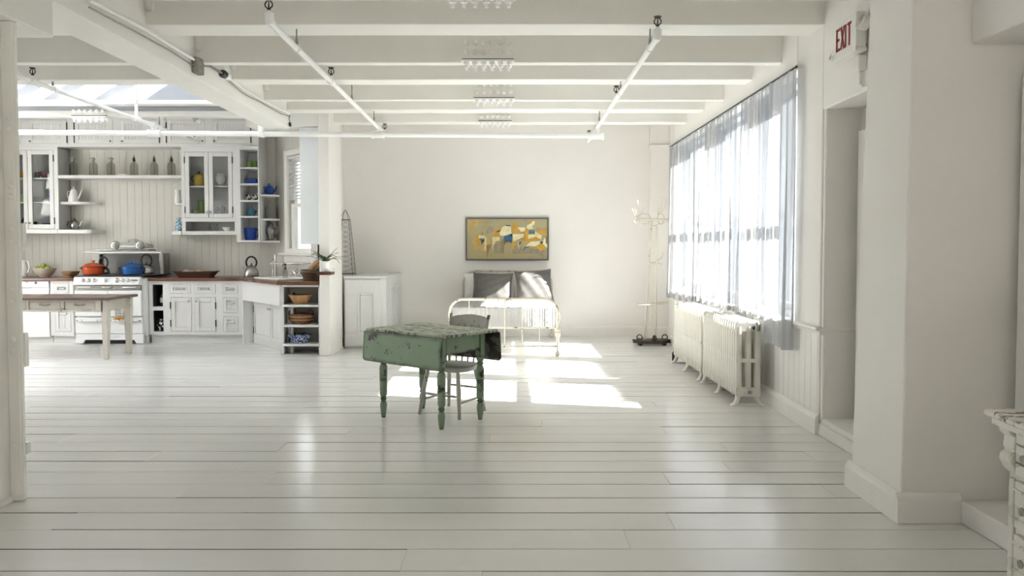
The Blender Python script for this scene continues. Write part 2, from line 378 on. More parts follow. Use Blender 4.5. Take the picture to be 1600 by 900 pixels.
# wainscot boards under the windows
bw = .118; bd = MB(); 
bd.add([(XR-.002,-bw/2+.006,.15),(XR-.002,bw/2-.006,.15),(XR-.002,bw/2-.006,.75),(XR-.002,-bw/2+.006,.75),
        (XR+.008,-bw/2,.15),(XR+.008,bw/2,.15),(XR+.008,bw/2,.75),(XR+.008,-bw/2,.75)],
       [(0,1,2,3),(0,4,5,1),(1,5,6,2),(2,6,7,3),(3,7,4,0)])
first = None; y = 5.73+bw/2
while y < 10.88:
    if first is None: first = bd.build('plank', M['trim'], wr); o = first
    else: o = first.copy(); COL.objects.link(o)
    o.location = (0,y,0); y += bw
m = MB(); m.prism([(XR+.02,.75),(XR-.012,.75),(XR-.018,.775),(XR-.045,.785),(XR-.045,.803),(XR+.02,.803)], 5.66, 10.95, 'y')
m.box(XR-.02,2.56,5.655,5.70,.775,.803); m.build('chair_rail', M['trim'], wr, bevel=.004)
m = MB(); m.box(2.285,2.56,4.45,5.70,0,.085); m.box(2.30,2.56,4.45,5.70,.085,.125); m.box(2.275,2.56,-4,3.87,0,.115); m.build('threshold', M['trim'], wr, bevel=.008)
# casing cable on the wall near the exit sign
m = MB(); m.tube([(2.272,5.05,2.58),(2.272,5.05,2.46),(2.272,5.0,2.425),(2.272,4.4,2.425)], .012, 8); m.box(2.255,2.3,4.40,4.90,2.42,2.47); m.build('conduit', M['trim'], wr)
bb = S('baseboard_right')
prof = [(0,0),(-.03,0),(-.03,.115),(-.022,.135),(-.01,.15),(0,.15)]
m = MB(); m.prism([(XR+p[0],p[1]) for p in prof], 5.69, 10.95, 'y'); m.prism([(1.98+p[0],p[1]*1.02) for p in prof], 3.871, 4.46, 'y')
m.prism([(3.87+p[0],p[1]*1.02) for p in prof], 1.95, 2.275, 'x'); m.prism([(2.42+p[0],p[1]) for p in prof], 10.9, 11.9, 'y')
m.build('moulding', M['trim'], bb)
wb = S('wall_back'); m = MB(); m.box(-2.75,2.7,YB,12.3,0,CZ); m.build('plaster', M['wall_warm'], wb)
bk = S('baseboard_back'); m = MB(); m.prism([(YB+p[0],p[1]*1.15) for p in prof], -1.74, 2.14, 'x'); m.prism([(11.86+p[0],p[1]*1.15) for p in prof], 2.10, 2.42, 'x'); m.build('moulding', M['trim'], bk)

# ---- kitchen walls: boarded
wk = S('wall_kitchen'); m = MB(); m.box(-8.3,-3.55,YK+.014,12.3,0,CZ+.1)
m.build('backing', M['bead'], wk)
DP = Vector((-3.65,11.885,0)); DU = Vector((.681,-.733,0)); DANG = math.atan2(DU.y, DU.x)
DM = Matrix.Translation(DP) @ Matrix.Rotation(DANG, 4, 'Z')       # local x along the angled wall, local -y into the kitchen
def board(w, h):
    m = MB(); a = w/2; c = .003
    return m.add([(-a+c,-.002,0),(a-c,-.002,0),(a-c,-.002,h),(-a+c,-.002,h),(-a,.0015,0),(a,.0015,0),(a,.0015,h),(-a,.0015,h),(-a,.02,0),(a,.02,0),(a,.02,h),(-a,.02,h)],
        [(0,1,2,3),(0,4,5,1),(1,5,6,2),(2,6,7,3),(3,7,4,0),(0+4,8,9,5),(6,10,11,7)])
kb = .114; first = board(kb,3.4).build('plank', M['bead'], wk); x = -3.65-kb/2; first.location = (x,YK,0)
while x > -7.9:
    x -= kb; o = first.copy(); COL.objects.link(o); o.location = (x,YK,0)
wd = S('wall_angled'); DL = 1.62
WU0, WU1, DZ0, DZ1 = .42, 1.24, 1.31, 2.76
m = MB(DM); m.holed(0, DL, 0, CZ+.1, .012, .16, [(WU0,WU1,DZ0,DZ1)]); m.build('backing', M['bead'], wd)
for i in range(14):
    u = kb*(i+.5)
    if u+kb/2 < WU0-.05 or u-kb/2 > WU1+.05:
        o = board(kb,3.4).build('plank', M['bead'], wd); o.matrix_local = DM @ Matrix.Translation((u,0,0))
o = board(kb,3.4)
for i in range(14):
    u = kb*(i+.5)
    if not (u+kb/2 < WU0-.05 or u-kb/2 > WU1+.05):
        for h0,h1 in ((0,DZ0-.1),(DZ1+.08,3.4)):
            o = board(kb,h1-h0).build('plank', M['bead'], wd); o.matrix_local = DM @ Matrix.Translation((u,0,h0))
wp = S('wall_partition'); m = MB(); m.box(-2.472,-2.338,9.85,10.56,0,3.45); m.box(-2.75,-2.62,10.5,12.2,0,CZ); m.box(-2.66,-2.40,10.50,10.56,0,CZ)
m.build('plaster', M['wall'], wp, bevel=.005)
m = MB(); m.box(-2.338,-2.322,9.86,10.54,0,.03); m.build('shoe_moulding', M['trim'], wp)
wl = S('wall_left'); m = MB(); m.holed(-3.9, 12.1, 0, CZ, 8.15, 8.3, [(1.0,2.4,.75,2.7),(3.2,4.6,.75,2.7)], Matrix(((0,-1,0,0),(1,0,0,0),(0,0,1,0),(0,0,0,1)))); m.build('plaster', M['wall'], wl)
wf = S('wall_front'); m = MB(); m.holed(-8.2, 2.7, 0, CZ, -4.2, -4.0, []); m.build('plaster', M['wall'], wf)

# ---- ceiling: deck, timber beams, girder, skylight well
ce = S('ceiling'); SKX0, SKX1, SKY0, SKY1 = -7.7, -3.0, 7.50, 9.62
Mxy = Matrix(((1,0,0,0),(0,0,1,0),(0,1,0,0),(0,0,0,1)))
m = MB(); m.holed(-8.3, 2.8, -4.2, 12.3, CZ, CZ+.12, [(SKX0,SKX1,SKY0,SKY1+.14)], Mxy); m.build('deck', M['ceil'], ce)
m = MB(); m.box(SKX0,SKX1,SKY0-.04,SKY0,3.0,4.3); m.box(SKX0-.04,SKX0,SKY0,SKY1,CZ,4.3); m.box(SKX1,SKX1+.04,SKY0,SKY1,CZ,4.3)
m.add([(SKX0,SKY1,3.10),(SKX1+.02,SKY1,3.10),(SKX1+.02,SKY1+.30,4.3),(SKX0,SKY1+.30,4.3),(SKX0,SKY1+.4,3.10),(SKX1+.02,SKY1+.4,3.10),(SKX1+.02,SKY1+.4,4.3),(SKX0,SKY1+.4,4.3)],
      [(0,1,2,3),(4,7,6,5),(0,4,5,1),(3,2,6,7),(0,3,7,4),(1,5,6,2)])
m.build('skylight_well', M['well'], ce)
m = MB(); x = SKX0
while x < SKX1+.1: m.box(x-.09,x+.09,SKY0-.02,SKY1+.3,4.26,4.32); x += .50 if int(x*10)%3 else .64
m.build('skylight_bar', M['trim'], ce)
m = MB(); m.box(SKX0,SKX1,SKY0,SKY1+.3,4.30,4.306); m.build('skylight_pane', M['sky_pane'], ce)
BEAMS = [(4.90,.10,2.985,'n'),(5.69,.30,3.03,'w'),(6.57,.11,2.965,'n'),(7.37,.23,2.99,'w'),(8.35,.08,2.985,'m'),(9.20,.25,3.035,'m'),(10.12,.20,3.03,'r'),
         (4.0,.28,3.0,'w'),(3.1,.11,2.99,'n'),(2.1,.28,3.0,'w'),(1.1,.11,2.99,'n')]
def wavy_beam(x0,x1,y,d,z,rs):
    m = MB(); n = 12; rr = random.Random(rs)
    ofs = [rr.gauss(0,.004) for _ in range(n+1)]
    vs = []
    for i in range(n+1):
        xx = x0+(x1-x0)*i/n; o = ofs[i]
        vs += [(xx,y+o*.5,z+o),(xx,y+d,z+o*.6),(xx,y+d,CZ+.01),(xx,y,CZ+.01)]
    fs = []
    for i in range(n):
        for k in range(4): a=i*4+k; b=i*4+(k+1)%4; fs.append((a,b,b+4,a+4))
    fs += [(0,1,2,3),(4*n+3,4*n+2,4*n+1,4*n)]
    return m.add(vs,fs)
for i,(y,d,z,ty) in enumerate(BEAMS):
    xa = {'n':-8.2,'w':-8.2,'m':-2.70,'r':-2.36}[ty]
    wavy_beam(xa,2.32,y,d,z,i).build('beam', M['ceil'], ce, bevel=.008)
m = MB(); m.box(-8.2,SKX1+.02,SKY1+.04,SKY1+.16,3.03,3.2); m.box(-8.2,SKX1,SKY1-.15,SKY1,3.15,3.2); m.build('beam', M['ceil'], ce, bevel=.006)  # thin second box is a lip pushed out to shade the bolted plate
m = MB(); m.box(-3.4,-2.47,9.88,10.3,2.945,CZ); m.build('header', M['ceil'], ce, bevel=.005)
m = MB(); m.box(-2.98,-2.68,4.54,9.32,2.825,CZ); m.build('girder', M['ceil'], ce, bevel=.012)
m = MB(); m.box(-3.0,-2.68,-4.0,4.54,2.62,CZ); m.build('girder', M['ceil'], ce, bevel=.012)
m = MB()
for (y,d,z,ty) in BEAMS[1:6]: m.box(-2.69,-2.62,y-.03,y+d+.03,z+.09,CZ)
m.build('haunch', M['ceil'], ce, bevel=.03)

# ---- riveted column
cl = S('column_left')
m = MB(); m.box(-2.88,-2.695,4.20,4.225,0,2.62); m.box(-2.81,-2.762,3.72,4.20,0,2.62); m.box(-2.762,-2.699,4.185,4.20,0,2.62); m.box(-2.93,-2.70,3.70,3.725,0,2.62)
m.build('shaft', M['col'], cl, bevel=.006)
m = MB(); m.box(-2.762,-2.745,3.74,4.18,0,.03); m.build('base_plate', M['col'], cl)
rv = None
for py in (68-0,183,200,290,307,357,377,530,549,698,717,452,470):
    z = Z_(py,4.185)
    if rv is None: rv = MB().ball((0,0,0),.017,10,1,.55,1).build('rivet', M['col'], cl, smooth=True); o = rv
    else: o = rv.copy(); COL.objects.link(o)
    o.location = (-2.727,4.185,z)
for a,b in ((349,386),(520,572),(690,708),(24,38)):
    z1,z0 = Z_(a,4.25),Z_(b,4.25); MB().box(-2.72,-2.69,4.227,4.26,z0,z1).build('clip_plate', M['col'], cl, bevel=.003)

# ---- windows on the right
def sash_window(name, y0, y1):
    r = S(name); X0 = XR+.10; 
    P = Matrix(((0,1,0,0),(1,0,0,0),(0,0,1,0),(0,0,0,1)))      # (u,v,z) -> X=v, Y=u
    m = MB(); m.ring(y0,y1,WZ0,WZ1,.055,X0,X0+.14,P); m.build('window_frame', M['sash'], r, bevel=.004)
    zm = 1.70
    for (a,b,v,n) in ((zm-.03,WZ1-.05,X0+.09,'upper_sash'),(WZ0+.05,zm+.03,X0+.04,'lower_sash')):
        o = MB().ring(y0+.05,y1-.05,a,b,.06,v,v+.035,P).build(n, M['sash'], r, bevel=.004)
        MB().box(y0+.1,y1-.1,v+.015,v+.019,a+.05,b-.05,P).build('pane', M['pane'], o)
    MB().box(y0,y1,XR-.0,X0+.03,WZ0-.035,WZ0,P).build('stool', M['trim'], r, bevel=.006)
for i,(a,b) in enumerate(WIN): sash_window('window_%d'%(i+1), a, b)
# ---- walls added outside to cut the bright sky seen through the windows
o = MB().box(14.0,15.0,-6,170,-6,8.8).build('neighbour_building', M['outside'], None, (14.5,16,-6), bevel=.05); tag(o,'pale rendered wall of the building across the street behind the curtains','building')
o = MB().box(-9,2.2,20.0,21.0,-6,5.0).build('neighbour_building', M['outside'], None, (-4,20.5,-6)); tag(o,'pale rendered wall across the yard seen through the kitchen window','building')
# ---- kitchen window in the angled wall
w4 = S('window_4')
m = MB(DM); m.ring(WU0-.09,WU1+.09,DZ0-.02,DZ1+.09,.09,-.022,.014); m.build('casing', M['trim'], w4, bevel=.006)
m = MB(DM); m.box(WU0-.20,WU1+.14,-.075,.03,DZ0-.035,DZ0); m.box(WU0-.1,WU1+.1,-.03,.012,DZ0-.14,DZ0-.035); m.build('sill', M['trim'], w4, bevel=.008)
zm = 2.02
for a,b,v,n in ((zm-.03,DZ1,.09,'upper_sash'),(DZ0,zm+.03,.045,'lower_sash')):
    o = MB(DM).ring(WU0,WU1,a,b,.062,v,v+.035).build(n, M['trim'], w4, bevel=.004)
    MB(DM).box(WU0+.05,WU1-.05,v+.015,v+.019,a+.05,b-.05).build('pane', M['pane'], o)
o = MB(DM).box(.72,.84,.022,.045,DZ0+.02,DZ0+.045).build('sash_lift', M['grey_metal'], w4)
# ---- doors in the two deep recesses
d1 = S('door_1'); P = Matrix(((0,1,0,0),(1,0,0,0),(0,0,1,0),(0,0,0,1)))
m = MB(); m.ring(4.5,5.58,.02,2.24,.10,2.50,2.56,P); m.build('casing', M['trim'], d1, bevel=.012, seg=3)
o = MB().box(4.6,5.48,2.545,2.562,.125,2.14,P).build('door_leaf', M['trim'], d1)
m = MB(); m.ring(4.72,5.36,1.1,2.0,.03,2.535,2.55,P); m.ring(4.72,5.36,.3,.95,.03,2.535,2.55,P); m.build('panel_moulding', M['trim'], o, bevel=.006)
d2 = S('door_2'); m = MB(); m.ring(2.6,3.80,.115,2.25,.10,2.50,2.56,P); m.build('casing', M['trim'], d2, bevel=.012, seg=3)
o = MB().box(2.7,3.70,2.545,2.562,.125,2.14,P).build('door_leaf', M['trim'], d2)
m = MB(); m.ring(2.82,3.58,1.1,2.0,.03,2.535,2.55,P); m.ring(2.82,3.58,.3,.95,.03,2.535,2.55,P); m.build('panel_moulding', M['trim'], o, bevel=.006)

# ================================================================== kitchen joinery
YU = 11.55                   # face of the wall cupboards
def xu(px, Y=YU): return X_(px, Y, 300)
def zu(py, Y=YU): return Z_(py, Y)
def knob(parent, x, z, y, r=.014, material=None, Mx=None):
    return MB(Mx).lathe([(.006,0),(.006,.012),(r,.016),(r*1.05,.024),(r*.6,.030),(0,.031)], (0,0,0), 10, Matrix.Translation((x,y,z)) @ Matrix.Rotation(PI/2,4,'X')).build('knob', material or M['steel'], parent, smooth=True)
def panel_door(parent, name, x0,x1,z0,z1, y, stile=.055, bead=False, glass=False, Mx=None, lift=.0, panel_mat=None):
    g = .0035; x0+=g; x1-=g; z0+=g; z1-=g
    m = MB(Mx); m.ring(x0,x1,z0,z1,stile,y-.004-lift,y+.018)
    if not glass:
        if bead:
            n = max(2, round((x1-x0-2*stile)/.05)); ww = (x1-x0-2*stile)/n
            for i in range(n): a = x0+stile+ww*i; m.prism([(a+.003,y+.008),(a+ww-.003,y+.008),(a+ww,y+.012),(a+ww,y+.018),(a,y+.018),(a,y+.012)], z0+stile, z1-stile, 'z')
        else: m.box(x0+stile,x1-stile,y+.009,y+.018,z0+stile,z1-stile)
    o = m.build(name, M['cab'], parent, bevel=.003)
    if glass: MB(Mx).box(x0+stile,x1-stile,y+.004,y+.008,z0+stile,z1-stile).build('pane', M['glass'], o)
    return o
def hinge(parent, x, z, y, Mx=None, h=.05): return MB(Mx).box(x-.007,x+.007,y-.010,y+.004,z-h,z+h).build('hinge', M['black'], parent)
# high cupboards under the ceiling
hx0, hx1 = -8.1, xu(405); hz0, hz1 = zu(229.5), 3.38
t = T('high_cupboard', 'long row of white panelled high cupboards under the kitchen ceiling', 'cupboard', ((hx0+hx1)/2, YU, hz0))
doors = [(-24,35),(46.5,106.5),(118,178),(190,250.5),(261.5,321.5),(333.5,393)]
hol = [(xu(a),xu(b),zu(224.5),3.30) for a,b in doors]
MB().holed(hx0,hx1,hz0,hz1,YU,YU+.02,hol).carcass(hx0,hx1,YU+.02,YK-.004,hz0,hz1).build('body', M['cab'], t)
MB().box(hx0,hx1,YU-.02,YU,hz1-.06,hz1).build('cornice', M['cab'], t, bevel=.006)
for i,(a,b,c,d) in enumerate(hol):
    o = panel_door(t,'door',a,b,c,d,YU,.06,True); s = i%2
    kx = (b-.03 if s==0 else a+.03); knob(o,kx,c+.035,YU-.004,.011,M['black'])
    for zz in (c+.07,d-.1): hinge(o,(a if s==0 else b),zz,YU,h=.06)
# wall cupboards with glass doors
def glass_cupboard(name, label, x0,x1,z0,z1, d0,d1,dz0,dz1, shelves, extra=None):
    t = T(name, label, 'cupboard', ((x0+x1)/2, YU, z0)); mid = (d0+d1)/2
    hol = [(d0,d1,dz0,dz1)]+(extra or [])
    MB().holed(x0,x1,z0,z1,YU,YU+.02,hol).build('face_frame', M['cab'], t, bevel=.003)
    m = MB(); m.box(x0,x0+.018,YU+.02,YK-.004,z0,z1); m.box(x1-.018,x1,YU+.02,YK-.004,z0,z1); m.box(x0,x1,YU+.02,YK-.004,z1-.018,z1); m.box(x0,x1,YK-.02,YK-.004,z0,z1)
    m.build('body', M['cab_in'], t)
    for z in shelves: MB().box(x0+.018,x1-.018,YU+.03,YK-.02,z-.018,z).build('shelf', M['cab'], t, bevel=.003)
    for s,(a,b) in enumerate(((d0,mid),(mid,d1))):
        o = panel_door(t,'door',a,b,dz0,dz1,YU,.062,glass=True); knob(o,(b-.028 if s==0 else a+.028),dz0+.085,YU-.004,.017)
        for zz in (dz0+.12,dz1-.12): hinge(o,(a if s==0 else b),zz,YU)
    return t
lx0,lx1 = xu(-4),xu(91)
glass_cupboard('wall_cupboard','white glass door cupboard with orange and maroon bowls beside the column', lx0,lx1,zu(365),hz0, xu(2.5),xu(84.5),zu(357.5),zu(234.5), [zu(277.5),zu(315.5),zu(353)])
rx0,rx1 = xu(283.5),xu(370)
glass_cupboard('wall_cupboard','white glass door cupboard holding the yellow pot above the open niche', rx0,rx1,zu(367),hz0, xu(289),xu(363.5),zu(340.5),zu(237.5), [zu(290),zu(334),zu(361)], [(xu(289.5),xu(366),zu(361),zu(346.5))])
def bullshelf(name,label,x0,x1,z0,z1,y0,rl=0,rr=0,y1=None):
    y1 = y1 or YK-.003; pts = [(x0,y1)]
    pts += [(x0+rl-rl*math.cos(a),y0+rl-rl*math.sin(a)) for a in [PI/2*i/6 for i in range(7)]] if rl else [(x0,y0)]
    pts += [(x1-rr+rr*math.sin(a),y0+rr-rr*math.cos(a)) for a in [PI/2*i/6 for i in range(7)]] if rr else [(x1,y0)]
    pts += [(x1,y1)]
    o = MB().prism(pts,z0,z1,'z').build(name, M['cab'], None, ((x0+x1)/2,(y0+y1)/2,z0), bevel=.006); return tag(o,label,'shelf')
ZL = zu(273.5)
bullshelf('long_shelf','long white shelf carrying the six seltzer bottles',lx1+.002,rx0-.002,zu(278.5),ZL,YU)
z_s1 = zu(315); bullshelf('small_shelf','small rounded white shelf under the coffee pot left of the stove',lx1+.002,xu(141),zu(319),z_s1,YU+.04,0,.22)
z_led = zu(358.8); bullshelf('ledge_shelf','thick white ledge shelf under the silver teapot',lx1+.002,xu(143.5),zu(365),z_led,YU-.03,0,.10)
z_s2 = zu(317); bullshelf('small_shelf','small rounded white shelf under the white pitcher beside the glass cupboard',xu(265),rx0-.002,zu(320.5),z_s2,YU+.04,.18,0)
z_s3 = zu(361); bullshelf('ledge_shelf','white ledge shelf under the blue and white vase',xu(264),rx0-.002,zu(367),z_s3,YU-.02,.10,0)
MB().box(lx0,lx1,YU-.03,YU+.01,zu(365),z_led).build('ledge_strip', M['cab'], None, (lx0,YU,zu(365)), bevel=.006); tag(bpy.data.objects['ledge_strip'],'white moulding strip along the foot of the glass cupboard at the column','moulding')
# tall open cubby unit
cx0,cx1 = xu(371),xu(407); cz0,cz1 = zu(378.7),hz0+.002
YC = YU-.06
t = T('cubby_unit','tall narrow white cubby unit with green tumblers and blue crockery','shelf unit',((cx0+cx1)/2,YC,cz0))
cz = [zu(y,YC) for y in (375.5,337.5,312.5,286.5,261)]
ox0,ox1 = X_(375.5,YC,300),X_(403,YC,300)
m = MB(); m.box(cx0,ox0,YC,YK-.004,cz0,cz1); m.box(ox1,cx1,YC,YK-.004,cz0,cz1); m.box(ox0,ox1,YC,YK-.004,cz1-.05,cz1); m.box(ox0,ox1,YK-.02,YK-.004,cz0,cz1); m.build('body', M['cab'], t, bevel=.003)
for z in cz: MB().box(ox0,ox1,YC,YK-.02,z-.026,z).build('shelf', M['cab'], t, bevel=.002)
# corner shelves beside it
kx0,kx1 = cx1+.001, X_(437,YU+.1,300)
t = T('corner_shelf_unit','white open corner shelves with the blue teapot beside the kitchen window','shelf unit',((kx0+kx1)/2,YU,cz0))
kz = [zu(y,YU) for y in (376,341.5,304)]
pts = [(kx0,YK-.01),(kx0,YU-.03),(kx1-.10,YU-.01),(kx1,YU+.09),(-3.70,YK-.02)]
for z in kz: MB().prism(pts, z-.028, z, 'z').build('shelf', M['cab'], t, bevel=.003)
m = MB(); m.box(kx0,kx0+.03,YU-.03,YK-.01,cz0,kz[1]+.0); m.build('upright', M['cab'], t)
# pale cabinet hanging at the partition
o = MB().box(-2.735,-2.475,9.93,10.12,Z_(382,9.93),2.94).build('hanging_cabinet', M['panel'], None, (-2.6,10,1.43), bevel=.006); tag(o,'tall plain pale cabinet hanging at the partition beside the kitchen window','cabinet')

# ---- base units
CT, CB = .955, .910          # worktop top and underside
YF = 11.12                   # face of the base units
xf = lambda px: X_(px, YF, 470); zf = lambda py: Z_(py, YF)
def cup_pulls(o, x, z, y, w=.11, Mx=None):
    m = MB(Mx); m.tube([(x-w/2,y-.004,z),(x-w/2,y-.022,z),(x+w/2,y-.022,z),(x+w/2,y-.004,z)],.006,6)
    for s in (-1,1): m.ball((x+s*w/2,y-.012,z),.015,8)
    return m.build('handle', M['steel'], o, smooth=True)
def drawer_front(t, a,b,c,d, bead=True, sty=.045):
    o = panel_door(t,'drawer',a,b,c,d,YF,min(sty,(d-c)*.3),bead); cup_pulls(o,(a+b)/2,(c+d)/2 if d-c < .22 else d-.085,YF+.006,min(.11,(b-a)*.45)); return o
# left of the stove: end cabinet (hidden by the column), dishwasher, drawer stack
t = T('base_cabinet','white base cabinet at the left end behind the riveted column','cabinet',(-7.75,YF,0)); MB().box(-8.12,-7.36,YF,YK-.02,.11,CB).box(-8.12,-7.36,YF+.06,YK-.02,0,.11).build('body',M['cab'],t,bevel=.003)
panel_door(t,'door',-8.05,-7.40,.16,.86,YF-.019,.06)
dx0,dx1 = xf(14),xf(78)
t = T('dishwasher','white dishwasher front with narrow control panel left of the drawer stack','dishwasher',((dx0+dx1)/2,YF,0))
MB().box(dx0,dx1,YF+.02,YK-.03,.08,CB-.002).build('body',M['enamel'],t)
MB().box(dx0+.004,dx1-.004,YF-.012,YF+.02,.09,zf(449.5)).build('door',M['enamel'],t,bevel=.008)
o = MB().box(dx0+.004,dx1-.004,YF-.016,YF+.02,zf(449),CB-.006).build('control_panel',M['enamel'],t,bevel=.008)
MB().lathe([(.016,0),(.016,.012),(0,.012)],(0,0,0),12,Matrix.Translation((xf(57.8),YF-.016,zf(442)))@Matrix.Rotation(PI/2,4,'X')).build('dial',M['black'],o)
MB().box(xf(41),xf(46),YF-.018,YF-.014,zf(441.5),zf(440.5)).build('badge',M['dark'],o)
MB().box(xf(36),xf(51),YF-.030,YF-.014,zf(450.5),zf(448.8)).build('handle_recess',M['grey_metal'],o,bevel=.006)
MB().box(dx0,dx1,YF+.06,YF+.08,0,.08).build('toe_kick',M['cab'],t)
sx0,sx1 = xf(79),xf(114.5)
t = T('drawer_cabinet','narrow white drawer cabinet between dishwasher and stove','cabinet',((sx0+sx1)/2,YF,0))
hol = [(xf(85),xf(108.5),zf(458),zf(443.5)),(xf(86),xf(110.5),zf(518),zf(481)),(xf(85),xf(110),zf(478),zf(461))]
MB().holed(sx0,sx1,.11,CB,YF,YF+.02,hol).carcass(sx0,sx1,YF+.02,YK-.02,.11,CB).build('body',M['cab'],t)
MB().box(sx0,sx1,YF+.06,YF+.08,0,.11).build('toe_kick',M['cab'],t)
for h in hol: drawer_front(t,*h)
# stove
YS = 11.03; xs = lambda px: X_(px, YS, 470); zs = lambda py: Z_(py, YS)
t = T('kitchen_stove','vintage white enamel stove with chrome knobs and high back shelf','stove',(xs(170),YS,0))
bx0,bx1 = xs(114.5),-5.272
MB().box(bx0,bx1,YS+.05,YK-.06,.10,zs(433.5)).build('body',M['enamel'],t,bevel=.045,seg=4)
MB().box(bx0+.02,bx1-.02,YS+.02,YK-.08,zs(433.5),zs(433.5)+.022).build('cooktop',M['black'],t,bevel=.008)
m = MB(); a,b = xs(116.5),xs(220)
m.prism([(YS+.06,zs(432.3)),(YS-.005,zs(433)),(YS-.045,zs(445)),(YS+.06,zs(446))],a,b,'x'); cp = m.build('control_panel',M['enamel'],t,bevel=.006)
for px,r in ((131.5,.030),(140.4,.030),(149.3,.030),(166.6,.030),(184.5,.038),(193.4,.030),(202.3,.030)):
    MB().lathe([(r*.95,0),(r*.95,.01),(r*.7,.014),(r*.62,.034),(r*.45,.04),(0,.041)],(0,0,0),14,Matrix.Translation((xs(px),YS-.022,zs(438)))@Matrix.Rotation(PI/2-.3,4,'X')).build('knob',M['chrome'],cp,smooth=True)
m = MB(); zc = zs(437.6); x = xs(207.3)                      # the small script badge, unreadable in the photograph: a dark flourish
pts = [(x+.088*i/16, YS-.026, zc+.008*math.sin(i*1.9)*(1 if i>3 else 1.4)) for i in range(17)]
m.tube(pts,.0035,5); m.box(x+.004,x+.086,YS-.030,YS-.026,zc-.008,zc-.004); m.tube([(x+.035,YS-.034,zc-.028),(x+.05,YS-.036,zc-.028)],.005,5); m.build('badge',M['dark'],cp)
MB().box(xs(118.5),xs(219.5),YS-.005,YS+.06,zs(452.8),zs(446)).build('vent_band',M['grey_metal'],t,bevel=.004)
for p,q in ((121,144.5),(160,176.5),(191,215.5)):
    o = MB().box(xs(p),xs(q),YS-.018,YS,zs(451),zs(447.2)).build('vent_trim',M['silver'],t,bevel=.01,seg=3); MB().box(xs(p)+.02,xs(q)-.02,YS-.022,YS-.012,zs(450),zs(448.4)).build('vent_bar',M['chrome'],o,bevel=.005)
def stove_door(p,q,r,s_): return MB().box(xs(p),xs(q),YS-.008,YS+.06,zs(s_),zs(r)).build('oven_door',M['enamel'],t,bevel=.007,seg=3)
od = [stove_door(117,168.2,453.6,494),stove_door(169,221,453.6,494),stove_door(117.5,168.2,496,521),stove_door(169,222.5,496,521)]
for o,(p,q) in zip(od[2:],((121,163),(173,219))):
    MB().tube([(xs(p),YS-.012,zs(501)),(xs(p)+.05,YS-.035,zs(501)),(xs(q)-.05,YS-.035,zs(501)),(xs(q),YS-.012,zs(501))],[.008,.014,.014,.008],8).build('handle',M['enamel'],o,smooth=True)
    for e,s in ((p,1),(q,-1)): MB().tube([(xs(e)-.005*s,YS-.012,zs(501)),(xs(e)+.09*s,YS-.036,zs(501))],[.010,.016],8).build('handle_end',M['grey_metal'],o,smooth=True)
a,b = xs(117.5),xs(223)
m = MB(); m.prism([(a,zs(521.6)),(b,zs(521.6)),(b,.012),(b-.10,.012),(b-.13,zs(531)),(a+.13,zs(531)),(a+.10,.012),(a,.012)],YS-.004,YS+.03,'y'); m.build('skirt',M['enamel'],t)
MB().box(a+.05,b-.05,YS+.05,YS+.08,.0,.1).build('plinth',M['black'],t); MB().box(bx0+.03,bx0+.1,YS+.1,YS+.2,0,.11).box(bx1-.1,bx1-.03,YS+.1,YS+.2,0,.11).build('foot',M['enamel'],t)
# high back
sx = lambda px: X_(px, 11.55, 400)
MB().box(sx(148),sx(250),11.72,11.76,zs(433.5),Z_(397,11.6)).build('back_panel',mat('grey_enamel',(.22,.22,.215),.35),t)
MB().tube([(sx(149),11.70,.98),(sx(149),11.70,Z_(397,11.6))],.018,8).build('post',M['dark'],t)
MB().box(sx(250),sx(257),11.50,11.74,.98,Z_(393,11.6)).build('post',M['silver'],t,bevel=.02)
sh = MB().box(X_(131,11.32,393),X_(252,11.32,393),11.32,11.74,Z_(395.6,11.32),Z_(393,11.32)).build('back_shelf',M['enamel'],t,bevel=.008)
zsh = Z_(393,11.32)
for px in (178.5,246): MB().tube(arc((sx(px),11.715,Z_(413,11.6)),.055,0,360,24),.003,5).build('ring_mark',M['grey_metal'],t)
for px in (150,206): MB().box(xs(px)-.24,xs(px)+.28,YS+.12,YK-.2,zs(433.5)+.022,zs(433.5)+.036).build('grate',M['black'],t,bevel=.004)
ZST = zs(433.5)+.036
# right base cabinet
b0,b1 = -5.264,xf(378.5)
t = T('base_cabinet','white base cabinet with two doors, drawers and dark open cubbies right of the stove','cabinet',((b0+b1)/2,YF,0))
cub = [(xf(238.3),xf(254.6),zf(479),zf(444.5)),(xf(239),xf(255),zf(518),zf(485))]
drw = [(xf(266),xf(298.5),zf(458.7),zf(444)),(xf(303.8),xf(337),zf(458.7),zf(444)),(xf(348),xf(372),zf(459),zf(444.4)),(xf(348.3),xf(372),zf(488.6),zf(464.4)),(xf(348.6),xf(372),zf(518.5),zf(494.2))]
dor = [(xf(266.6),xf(299.3),zf(518),zf(464.4)),(xf(304.2),xf(337),zf(518),zf(464.4))]
MB().holed(b0,b1,.125,CB,YF,YF+.02,cub+drw+dor).carcass(b0,b1,YF+.02,YK-.02,.125,CB).build('body',M['cab'],t)
MB().box(b0,b1,YF+.06,YF+.08,0,.125).build('toe_kick',M['cab'],t)
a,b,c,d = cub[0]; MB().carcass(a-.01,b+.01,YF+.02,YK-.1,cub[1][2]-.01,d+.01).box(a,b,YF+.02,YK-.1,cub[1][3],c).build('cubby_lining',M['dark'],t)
for h in drw: drawer_front(t,*h)
for i,h in enumerate(dor):
    o = panel_door(t,'door',*h,YF,.06); knob(o,(h[1]-.03 if i==0 else h[0]+.03),h[3]-.055,YF-.004,.015)
    for zz in (h[2]+.12,h[3]-.12): hinge(o,(h[0] if i==0 else h[1]),zz,YF)
Z_CUB = cub[1][2]
